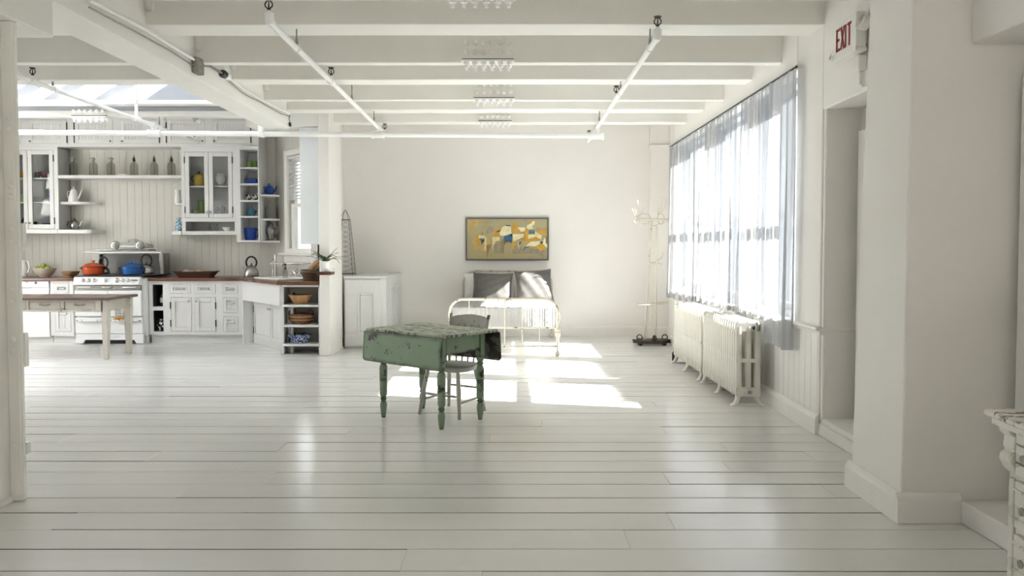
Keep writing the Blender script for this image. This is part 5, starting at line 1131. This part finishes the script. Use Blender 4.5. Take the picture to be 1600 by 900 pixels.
m.add(vs,fs); L(m,'top_rail',M['chair'],.004,False)
# ================================================================== radiators
RX0,RX1,RZ0,RZ1=1.965,2.19,.085,.745
def section_mesh(w):
    m=MB(); a=w*.40; xs_=(RX0,RX0+.062,RX0+.082,RX0+.144,RX0+.164,RX1)
    def col(x0,x1):
        c=(x0+x1)/2; r=(x1-x0)/2
        m.lathe([(r*.55,RZ0+.02),(r,RZ0+.05),(r,RZ1-.05),(r*.6,RZ1-.02)],(c,0,0),10,None,1,a/r)
    for i in (0,2,4): col(xs_[i],xs_[i+1])
    for z0,z1 in ((RZ0,RZ0+.085),(RZ0+.30,RZ0+.335),(RZ1-.085,RZ1-.012)): m.prism([(RX0+.012,z0+.0),(RX1-.012,z0),(RX1-.004,z0+.012),(RX1-.004,z1-.012),(RX1-.012,z1),(RX0+.012,z1),(RX0+.004,z1-.012),(RX0+.004,z0+.012)],-a*.82,a*.82,'y')
    for cxx in (RX0+.03,RX0+.113,RX1-.03): m.ball((cxx,0,RZ1-.016),.024,8,1.1,a/.026,.8)
    m.ball((RX0+.012,-.0,RZ1-.045),.020,8,.8,a/.022,1.2)
    return m
def radiator(label,y0,y1,ns,feet):
    t=T('radiator',label,'radiator',((RX0+RX1)/2,(y0+y1)/2,0),0,'radiators under the window'); w=(y1-y0)/ns; sec=None
    for i in range(ns):
        y=y0+w*(i+.5)
        if sec is None: sec=section_mesh(w).build('section',M['radiator'],t,local=True,smooth=True,ang=45); o=sec
        else: o=sec.copy(); COL.objects.link(o)
        o.location=(-(RX0+RX1)/2,y-(y0+y1)/2,0)
    ftm=None
    for f in feet:
        for s,xx in ((-1,RX0+.03),(1,RX1-.03)):
            m=MB(); m.tube([(xx+.012*-s,f,RZ0+.06),(xx+.004*s,f,.05),(xx+.022*s,f,.018),(xx+.028*s,f,.0)],[.030,.024,.024,.030],8); m.build('foot',M['radiator'],t,smooth=True)
    for f in feet: MB().box(RX0-.03,RX1+.03,f-.04,f+.04,0,.012).build('floor_pad',M['trim'],t)
    MB().tube([(RX0+.112,y0-.004,RZ0+.045),(RX0+.112,y0-.022,RZ0+.045)],.036,10).build('plug',M['radiator'],t,smooth=True)
    MB().box(RX0+.098,RX0+.126,y0-.04,y0-.02,RZ0+.031,RZ0+.059).build('plug_nut',M['silver'],t,bevel=.004)
    return t
rt = radiator('large cream column radiator nearest the door recess, with vent valve at its end',6.70,7.90,17,(6.74,7.30,7.86))
o = MB().tube([(RX0+.15,6.70,RZ1-.05),(RX0+.15,6.66,RZ1-.05)],.018,8).build('vent_valve',M['black'],rt,smooth=True); MB().lathe([(.02,0),(.024,.02),(.018,.06),(.01,.075),(0,.078)],(RX0+.17,6.655,RZ1-.075),10).build('valve_cap',M['silver'],o,smooth=True)
radiator('cream column radiator farther along the window wall, near the coat stand',7.97,9.32,19,(8.02,8.65,9.26))
o = MB().tube([(RX0+.02,9.40,.0),(RX0+.02,9.40,.10),(RX0+.02,9.33,.12)],.02,8).build('radiator_valve',M['black'],None,(RX0+.02,9.4,0),smooth=True); tag(o,'dark pipe valve at the foot of the farther radiator','valve')
# ================================================================== curtains
def curtain(label,y0,y1,z0,z1,seed,gather=.0,zfun=None,cloth='sheer'):
    rr=random.Random(seed); ny=int((y1-y0)*130); nz=34; ph=[rr.uniform(0,6.28) for _ in range(8)]
    fr=[rr.uniform(5,9),rr.uniform(12,17),rr.uniform(22,30),rr.uniform(2,4)]
    def f(u,v):
        y=y0+(y1-y0)*u; z=z1-(z1-(z0+(zfun(u) if zfun else 0)))*v
        am=.35+.65*v; yy=y+gather*v*(u-.5)*2
        x=2.225+am*(.020*math.sin(2*PI*fr[0]*.55*y+ph[0]+.8*math.sin(v*2+ph[4]))+.015*math.sin(2*PI*fr[1]*.5*y+ph[1]+v*1.2)+.008*math.sin(2*PI*fr[2]*.5*y+ph[2]))-.02*v*(.5+.5*math.sin(fr[3]*y+ph[3]))
        yy+=.012*am*math.sin(2*PI*fr[0]*.55*y+ph[5])+.03*v*math.sin(v*2.2+ph[6])
        return (min(x,2.262),yy,z+.008*math.sin(y*11+ph[7])*v)
    o = MB().grid(f,ny,nz).build('sheer_curtain',M[cloth],None,(2.22,(y0+y1)/2,z0),smooth=True,ang=180,normals=False)
    return tag(o,label,'curtain','sheer window curtains')
ZR=2.815
curtain('white sheer curtain panel at the far end beside the coat stand',9.22,10.90,.69,ZR-.02,1,.05)
curtain('white sheer curtain panel second from the coat stand, over the middle window',7.66,9.20,.76,ZR-.02,2,.02)
curtain('white sheer curtain panel behind the near radiator, third from the coat stand',6.62,7.52,.765,ZR-.02,3,.03)
curtain('long white sheer curtain panel hanging lowest, nearest the door recess',6.05,6.70,.57,ZR-.015,4,-.03,None,'sheer_dense')
t = T('curtain_rod','thin dark curtain rod along the top of the windows','curtain rod',(2.23,8.4,ZR))
MB().tube([(2.235,6.08,ZR),(2.235,10.93,ZR)],.009,8).build('rod',M['dark'],t,smooth=True)
for y in (6.12,7.58,9.2,10.9): MB().box(2.235,2.295,y-.012,y+.012,ZR-.012,ZR+.022).build('bracket',M['trim'],t)
# ================================================================== overhead: pipes, sprinklers, plates, sign, lamps
HB=None
def sprinkler(label,x,y,z):
    t=T('sprinkler_head',label,'sprinkler',(x,y,z),0,'black fire sprinkler heads')
    def L(mb,nm,mt):
        mb.v=[p*.78 for p in mb.v]; return mb.build(nm,mt,t,local=True,smooth=True)
    L(MB().lathe([(.016,-.05),(.016,.008),(.012,.012),(.012,.02)],(0,0,0),10),'nipple',M['pipe'])
    L(MB().lathe([(.013,.012),(.016,.016),(.013,.03)],(0,0,0),8),'body',M['black'])
    m=MB()
    for s in (-1,1): m.tube([(s*.008,0,.025),(s*.030,0,.045),(s*.032,0,.065),(s*.018,0,.088),(0,0,.095)],.006,6)
    L(m,'yoke',M['black']); L(MB().tube([(0,0,.03),(0,0,.092)],[.008,.004],6),'bulb',M['black']); L(MB().lathe([(.006,.092),(.034,.098),(.036,.104),(0,.106)],(0,0,0),12),'deflector',M['black'])
    return t
def pipe(name,label,p0,p1,r):
    t=T(name,label,'pipe',p0); MB().tube([p0,p1],r,12).build('pipe_run',M['pipe'],t,smooth=True); return t
PZ=2.885; YM=9.55; ZM0,ZM1=2.825,2.775
mp=pipe('main_pipe','thick white horizontal sprinkler main pipe crossing from kitchen to bedroom',(-8.1,YM,ZM0),(1.08,YM,ZM1),.033)
zm_at=lambda x: ZM0+(ZM1-ZM0)*(x+8.1)/9.18
bl=pipe('branch_pipe','slim white sprinkler branch pipe ending in an elbow, left of the ceiling plates',(-1.60,5.12,PZ),(-1.66,10.15,PZ-.01),.0215)
br=pipe('branch_pipe','slim white sprinkler branch pipe on the window side of the ceiling plates',(1.03,5.50,PZ),(1.06,10.75,PZ-.01),.0215)
kb_=pipe('branch_pipe','slim white sprinkler branch pipe under the kitchen skylight',(-4.42,6.2,PZ+.05),(-4.42,10.9,PZ+.0),.0215)
def tee(par,x,y,z,z2):
    m=MB(); m.tube([(x,y,z),(x,y,z2)],.024,10); m.build('riser',M['pipe'],par,smooth=True)
    m=MB(); m.tube([(x-.075,y,z2),(x+.075,y,z2)],.043,12); m.tube([(x-.080,y,z2),(x-.055,y,z2)],.050,12); m.tube([(x+.055,y,z2),(x+.080,y,z2)],.050,12); m.tube([(x,y,z2+.03),(x,y,z2+.075)],.036,12); m.build('tee_fitting',M['pipe'],par,smooth=True)
    MB().tube([(x,y-.05,z),(x,y+.05,z)],.032,12).build('coupling',M['pipe'],par,smooth=True)
tee(mp,-1.655,YM,PZ,zm_at(-1.655)); tee(mp,1.055,YM,PZ,zm_at(1.055)); tee(mp,-4.42,YM,PZ+.015,zm_at(-4.42))
for par,x,y in ((bl,-1.60,5.12),(br,1.03,5.50)): MB().tube([(x,y+.05,PZ),(x,y,PZ),(x,y-.005,PZ+.055)],.030,10).build('elbow',M['pipe'],par,smooth=True)
MB().tube([(-4.42,7.09,PZ+.045),(-4.42,7.19,PZ+.045)],.034,12).build('coupling',M['pipe'],kb_,smooth=True)
for y,par,x in ((6.96,bl,-1.625),(7.75,br,1.045)): MB().tube([(x,y-.05,PZ),(x,y+.05,PZ)],.031,12).build('coupling',M['pipe'],par,smooth=True)
def hanger(par,x,y,z,zt,r=.026,dm='grey_metal'):
    MB().tube([(x,y,z+r),(x,y,zt)],.006,6).build('hanger_rod',M['grey_metal'],par); MB().tube([(x+r*math.cos(a),y,z+r*math.sin(a)) for a in [2*PI*i/16 for i in range(16)]],.005,5,True).build('hanger_ring',M['pipe'],par,smooth=True)
    MB().lathe([(.010,0),(.012,.01),(.009,.05)],(x,y,z+r),8).build('hanger_nut',M[dm],par,smooth=True)
hanger(bl,-1.61,5.80,PZ,3.035); hanger(bl,-1.645,7.95,PZ,3.42); hanger(bl,-1.66,9.30,PZ,3.04); hanger(br,1.032,5.80,PZ,3.035); hanger(br,1.045,7.45,PZ,3.0); hanger(br,1.05,9.30,PZ,3.04)
hanger(kb_,-4.42,7.45,PZ+.04,3.0); hanger(kb_,-4.42,9.68,PZ+.02,3.03)
MB().tube([(-4.42,9.1,PZ+.02),(-4.42,9.1,3.8)],.018,8).build('riser',M['pipe'],kb_,smooth=True); MB().tube([(-4.42,9.04,PZ+.02),(-4.42,9.16,PZ+.02)],.034,10).build('coupling',M['pipe'],kb_,smooth=True)
m=MB(); x=X_(408,YM,205); m.box(x-.03,x+.03,YM-.045,YM+.045,zm_at(x)-.04,zm_at(x)+.10); m.build('strap_hanger',M['pipe'],mp,bevel=.01)
MB().tube([(x,YM,zm_at(x)+.1),(x+.02,YM+.02,3.42)],.008,6).build('hanger_rod',M['grey_metal'],mp)
sprinkler('black sprinkler head on the elbow of the left branch pipe, nearest the girder',-1.60,5.11,PZ+.062)
sprinkler('black sprinkler head midway along the left branch pipe',-1.625,6.96,PZ+.045)
sprinkler('black sprinkler head at the bed end of the left branch pipe',-1.655,10.05,PZ+.035)
sprinkler('black sprinkler head on the elbow of the right branch pipe',1.03,5.49,PZ+.062)
sprinkler('black sprinkler head midway along the right branch pipe',1.045,7.75,PZ+.045)
sprinkler('black sprinkler head at the bed end of the right branch pipe, beside the last tee',1.06,10.62,PZ+.035)
sprinkler('black sprinkler head on the kitchen branch pipe beside the riveted column',-4.42,7.14,PZ+.085)
sprinkler('black sprinkler head at the far end of the kitchen branch pipe before the high cupboards',-4.42,10.75,PZ+.035)
# bolted splice plates on the narrow beams
def plate(label,x,y,z,h=.17,w=.44,src=None):
    if src: return clone(src,(x,y,z),None,None,label)
    t=T('splice_plate',label,'bolted plate',(x,y,z),0,'bolted plates on the ceiling beams'); L=lambda mb,nm,mt,sm=False: mb.build(nm,mt,t,local=True,smooth=sm)
    L(MB().box(-w/2,w/2,-.012,0,-.006,h),'face_plate',M['ceil']); L(MB().box(-w/2-.004,w/2+.004,-.03,.115,-.034,-.018),'bottom_plate',M['pipe'])
    L(MB().box(-w/2,w/2,-.010,.10,-.018,-.006),'gap_strip',M['dark'])
    b=None
    for i in range(6):
        for j in range(2):
            if b is None: b=L(MB().lathe([(.025,0),(.025,.012),(.016,.026),(0,.032)],(0,0,0),10,Matrix.Rotation(PI/2,4,'X')),'bolt_head',M['ceil'],True); o=b
            else: o=b.copy(); COL.objects.link(o)
            o.location=(-w/2+.04+i*(w-.08)/5,-.012,.045+j*.08)
    b=None
    for i in range(6):
        for yy in (-.012,.085):
            if b is None: b=L(MB().lathe([(.024,0),(.024,-.022),(.012,-.024),(.012,-.052),(0,-.054)],(0,0,0),8),'hanging_bolt',M['pipe'],True); o=b
            else: o=b.copy(); COL.objects.link(o)
            o.location=(-w/2+.04+i*(w-.08)/5,yy,-.034)
    return t
pl=plate('bolted white plate on the second narrow beam, with both bolt rows fully in view',-.205,6.565,3.0)
plate('bolted white plate on the nearest narrow beam, cut off by the top of the picture',-.20,4.895,3.02,src=pl)
plate('bolted white plate on the third narrow beam, above the middle of the pipes',-.195,8.345,3.02,src=pl)
plate('bolted white plate on the farthest beam before the bedroom wall',-.22,10.115,3.06,src=pl)
plate('bolted white plate over the high kitchen cupboards',-5.28,9.655,3.05,src=pl)
# conduit, junction box and bulb on the girder
GX=-2.68
t=T('junction_box','grey metal junction box with white conduits on the girder side','junction box',(GX+.03,6.45,3.0))
gy=lambda px: -GX*0+ (abs(GX)*FOC/(800-px))
yj=gy(309)-.0; zj=Z_(103,yj)
MB().box(GX,GX+.06,yj-.07,yj+.05,zj-.07,zj+.06).build('box',M['grey_metal'],t,bevel=.006)
pts=[(GX+.02,gy(px)+.05,Z_(py,gy(px)+.05)) for px,py in ((135,0),(222,45),(262,70),(303,95))]
MB().tube(pts,.013,8).build('conduit',M['pipe'],t,smooth=True); MB().tube([(p[0],p[1],p[2]-.045-.01*(i%2)) for i,p in enumerate(pts)],.006,6).build('cable',M['grey_metal'],t)
pts=[(GX+.03,gy(px),Z_(py,gy(px))) for px,py in ((312,102),(326,103),(338,110),(345,114))]
lamp=T('bare_bulb_lamp','bare bulb in a dark socket on a grey flexible arm at the girder','lamp',pts[0])
MB().tube(pts,.012,8).build('arm',M['grey_metal'],lamp,smooth=True)
e=Vector(pts[-1]); d_=(Vector(pts[-1])-Vector(pts[-2])).normalized()
MB().tube([e,e+d_*.03,e+d_*.08],[.024,.038,.034],12).build('socket',M['black'],lamp,smooth=True); MB().tube([e+d_*.08,e+d_*.11,e+d_*.15,e+d_*.18],[.020,.036,.038,.012],12).build('bulb',M['china'],lamp,smooth=True)
pts=[(GX+.02,gy(px),Z_(py,gy(px))) for px,py in ((356,120),(380,139),(410,157),(440,172),(453,178))]
t=T('conduit','thin white conduit running along the girder from the bulb towards the partition','conduit',pts[0]); MB().tube(pts,.010,8).build('tube',M['pipe'],t,smooth=True)
MB().tube([(p[0],p[1],p[2]-.03-.015*(i%2)) for i,p in enumerate(pts)],.005,6).build('cable',M['grey_metal'],t); p=pts[-1]
MB().tube([p,(p[0],p[1]-.05,p[2]-.06),(p[0],p[1]-.02,p[2]-.10),(p[0],p[1]-.02,p[2]-.13)],.006,6).build('loose_cable',M['grey_metal'],t); MB().tube([(p[0],p[1]-.02,p[2]-.11),(p[0]+.01,p[1]-.03,p[2]-.15)],.016,8).build('socket',M['black'],t,smooth=True)
yl=9.95; x0=X_(292,yl,173); 
lamp=T('bare_bulb_lamp','small bare bulb on a short dark arm before the high kitchen cupboards','lamp',(x0,yl,Z_(172,yl)))
a_=Vector((x0,yl,3.42)); b_=Vector((X_(293,yl,173),yl,Z_(173,yl))); c_=Vector((X_(303,yl,183),yl,Z_(183,yl)))
MB().tube([a_,b_,c_],.010,8).build('arm',M['grey_metal'],lamp,smooth=True); MB().tube([c_,c_+Vector((.03,0,-.03))],[.03,.034],10).build('socket',M['grey_metal'],lamp,smooth=True); MB().tube([c_+Vector((.03,0,-.03)),c_+Vector((.06,0,-.05)),c_+Vector((.09,0,-.07))],[.02,.034,.01],10).build('bulb',M['china'],lamp,smooth=True)
# exit sign
ey0,ey1,ez0,ez1=4.95,5.29,2.665,2.905
t=T('exit_sign','white EXIT sign with red letters and two emergency lamps above the door recess','sign',(2.23,5.1,ez0))
MB().box(2.195,2.262,ey0,ey1,ez0,ez1).build('housing',M['signwhite'],t,bevel=.008); MB().box(2.262,2.30,ey0+.05,ey1-.05,ez0+.05,ez1-.02).build('wall_mount',M['signwhite'],t)
MB().box(2.190,2.266,ey0-.004,ey1+.004,ez0-.012,ez0+.014).build('bottom_rim',M['signwhite'],t,bevel=.006)
def letter(strokes,u0,w_):
    m=MB()
    for (a,b,c,d,wd_) in strokes:                          # segment in letter space (0..1), seen from -X: left letter is farther (+Y)
        p=Vector((0,ey1-.045-(u0+a*w_),ez0+.048+b*.150)); q=Vector((0,ey1-.045-(u0+c*w_),ez0+.048+d*.150))
        dr=(q-p).normalized(); n_=Vector((0,-dr.z,dr.y))*wd_/2; p-=dr*.0; 
        vs=[p+n_,p-n_,q-n_,q+n_]; m.add([(2.1945,v.y,v.z) for v in vs]+[(2.1915,v.y,v.z) for v in vs],[(0,1,2,3),(7,6,5,4),(0,4,5,1),(1,5,6,2),(2,6,7,3),(3,7,4,0)])
    return m.build('letter',M['signred'],t)
wl_=.020; lw=.055
letter([(.15,0,.15,1,wl_),(0,.94,1,.94,wl_*.9),(0,.5,.85,.5,wl_*.9),(0,.06,1,.06,wl_*.9)],0,lw); letter([(.08,0,.92,1,wl_),(.92,0,.08,1,wl_)],.068,lw); letter([(.5,0,.5,1,wl_)],.118,lw*.9); letter([(.5,0,.5,1,wl_),(0,.94,1,.94,wl_*.9)],.172,lw)
for (y,z,lab) in ((ey0-.035,2.825,0),(ey1+.035,2.72,1)):
    Mr=Matrix.Translation((2.22,y,z))@Matrix.Rotation(math.radians(-68),4,'Y')
    o=MB().lathe([(.018,-.055),(.042,-.04),(.050,-.01),(.050,.012)],(0,0,0),18,Mr).build('lamp_head',M['signwhite'],t,smooth=True); MB().lathe([(.046,.010),(.044,.020),(0,.026)],(0,0,0),18,Mr).build('lens',M['chrome'],o,smooth=True)
    MB().tube([(2.24,y,z),(2.24,(y+(ey0 if lab==0 else ey1))/2,z)],.012,8).build('lamp_neck',M['black'],t)
MB().box(2.235,2.295,5.0,5.095,2.545,2.64).build('junction_box',M['signwhite'],t,bevel=.006); MB().tube([(2.262,5.05,2.63),(2.262,5.05,2.70)],.011,8).build('conduit',M['signwhite'],t)
# ================================================================== dresser at the near right
DX,DY0,DY1,DZ=1.80,1.86,2.80,.80
t=T('dresser','crackled white dresser with glass knobs at the near right edge','dresser',((DX+2.25)/2,(DY0+DY1)/2,0))
def serp(y): u=(y-DY0)/(DY1-DY0); return -.030*math.sin(u*PI)**1.2
yy=[DY1+.045-(DY1-DY0+.09)*i/20 for i in range(21)]
edge=[(DX-.045+serp(min(max(y,DY0),DY1))*1.2,y) for y in yy]
MB().prism(edge+[(2.262,DY0-.045),(2.262,DY1+.045)],DZ-.026,DZ,'z').build('top',M['dresser_top'],t,bevel=.010,seg=3)
MB().prism([(x+.02,y if abs(y-DY1)>.05 else DY1+.02) for x,y in edge]+[(2.25,DY0-.02),(2.25,DY1+.02)],DZ-.052,DZ-.026,'z').build('top_moulding',M['dresser'],t,bevel=.008)
MB().box(DX+.07,2.25,DY0+.02,DY1-.02,.10,DZ-.05).build('carcass',M['dresser'],t)
MB().box(DX+.062,DX+.069,DY0+.06,DY1-.06,.04,DZ-.05).build('shadow_gap',M['dark'],t)  # dark board put in for the shade between the drawers
def stile(y):
    p=[(.075,0),(.075,.08),(.06,.10),(.052,.44),(.052,.455)]
    m=MB(); prof=[(DX+.03,.0),(DX+.03,.575),(DX+.008,.592),(DX-.010,.625),(DX-.006,.648),(DX+.010,.660),(DX+.004,.675),(DX+.008,.712),(DX-.010,.726),(DX-.014,.748),(DX+.09,.748),(DX+.09,0)]
    m.prism(prof,y-.032,y+.032,'y'); m.box(DX+.018,DX+.03,y-.015,y+.015,.10,.56); return m.build('corner_stile',M['dresser'],t,bevel=.006)
stile(DY1-.03); stile(DY0+.03)
rows=[(.698,.742),(.632,.692),(.583,.626),(.392,.562),(.21,.37),(.045,.19)]
for z0,z1 in rows:
    ys=[DY0+.07+(DY1-DY0-.14)*i/14 for i in range(15)]
    fr=[(DX+.012+serp(y)*1.3,y) for y in ys]
    o=MB().prism(fr+[(DX+.058,ys[-1]),(DX+.058,ys[0])],z0,z1,'z').build('drawer',M['dresser'],t,bevel=.004)
    m=MB(); 
    for zz in ((z0+.015,z1-.05) if z1-z0 > .1 else ()): m.tube([(x-.002,y,zz+.02) for x,y in fr],.006,5)
    m.build('bead',M['dresser'],o)
    for yk in ((DY1-.125,DY0+.20) if z0 not in (.698,.583) else ()):
        Mr=Matrix.Translation((DX+.01+serp(yk)*1.3,yk,(z0+z1)/2-.01))@Matrix.Rotation(-PI/2,4,'Y')
        MB().lathe([(.010,0),(.010,.012),(.022,.018),(.027,.030),(.020,.038),(0,.040)],(0,0,0),8,Mr).build('knob',M['glass'],o); MB().lathe([(.016,0),(.016,.004),(0,.005)],(0,0,0),8,Mr).build('knob_rose',M['silver'],o)
for z in (.572,.38,.20): MB().box(DX+.02,DX+.07,DY0+.06,DY1-.06,z-.008,z+.008).build('drawer_rail',M['dresser'],t)
MB().box(DX+.05,DX+.10,DY0+.06,DY1-.06,.03,.085).build('skirt',M['dresser'],t)
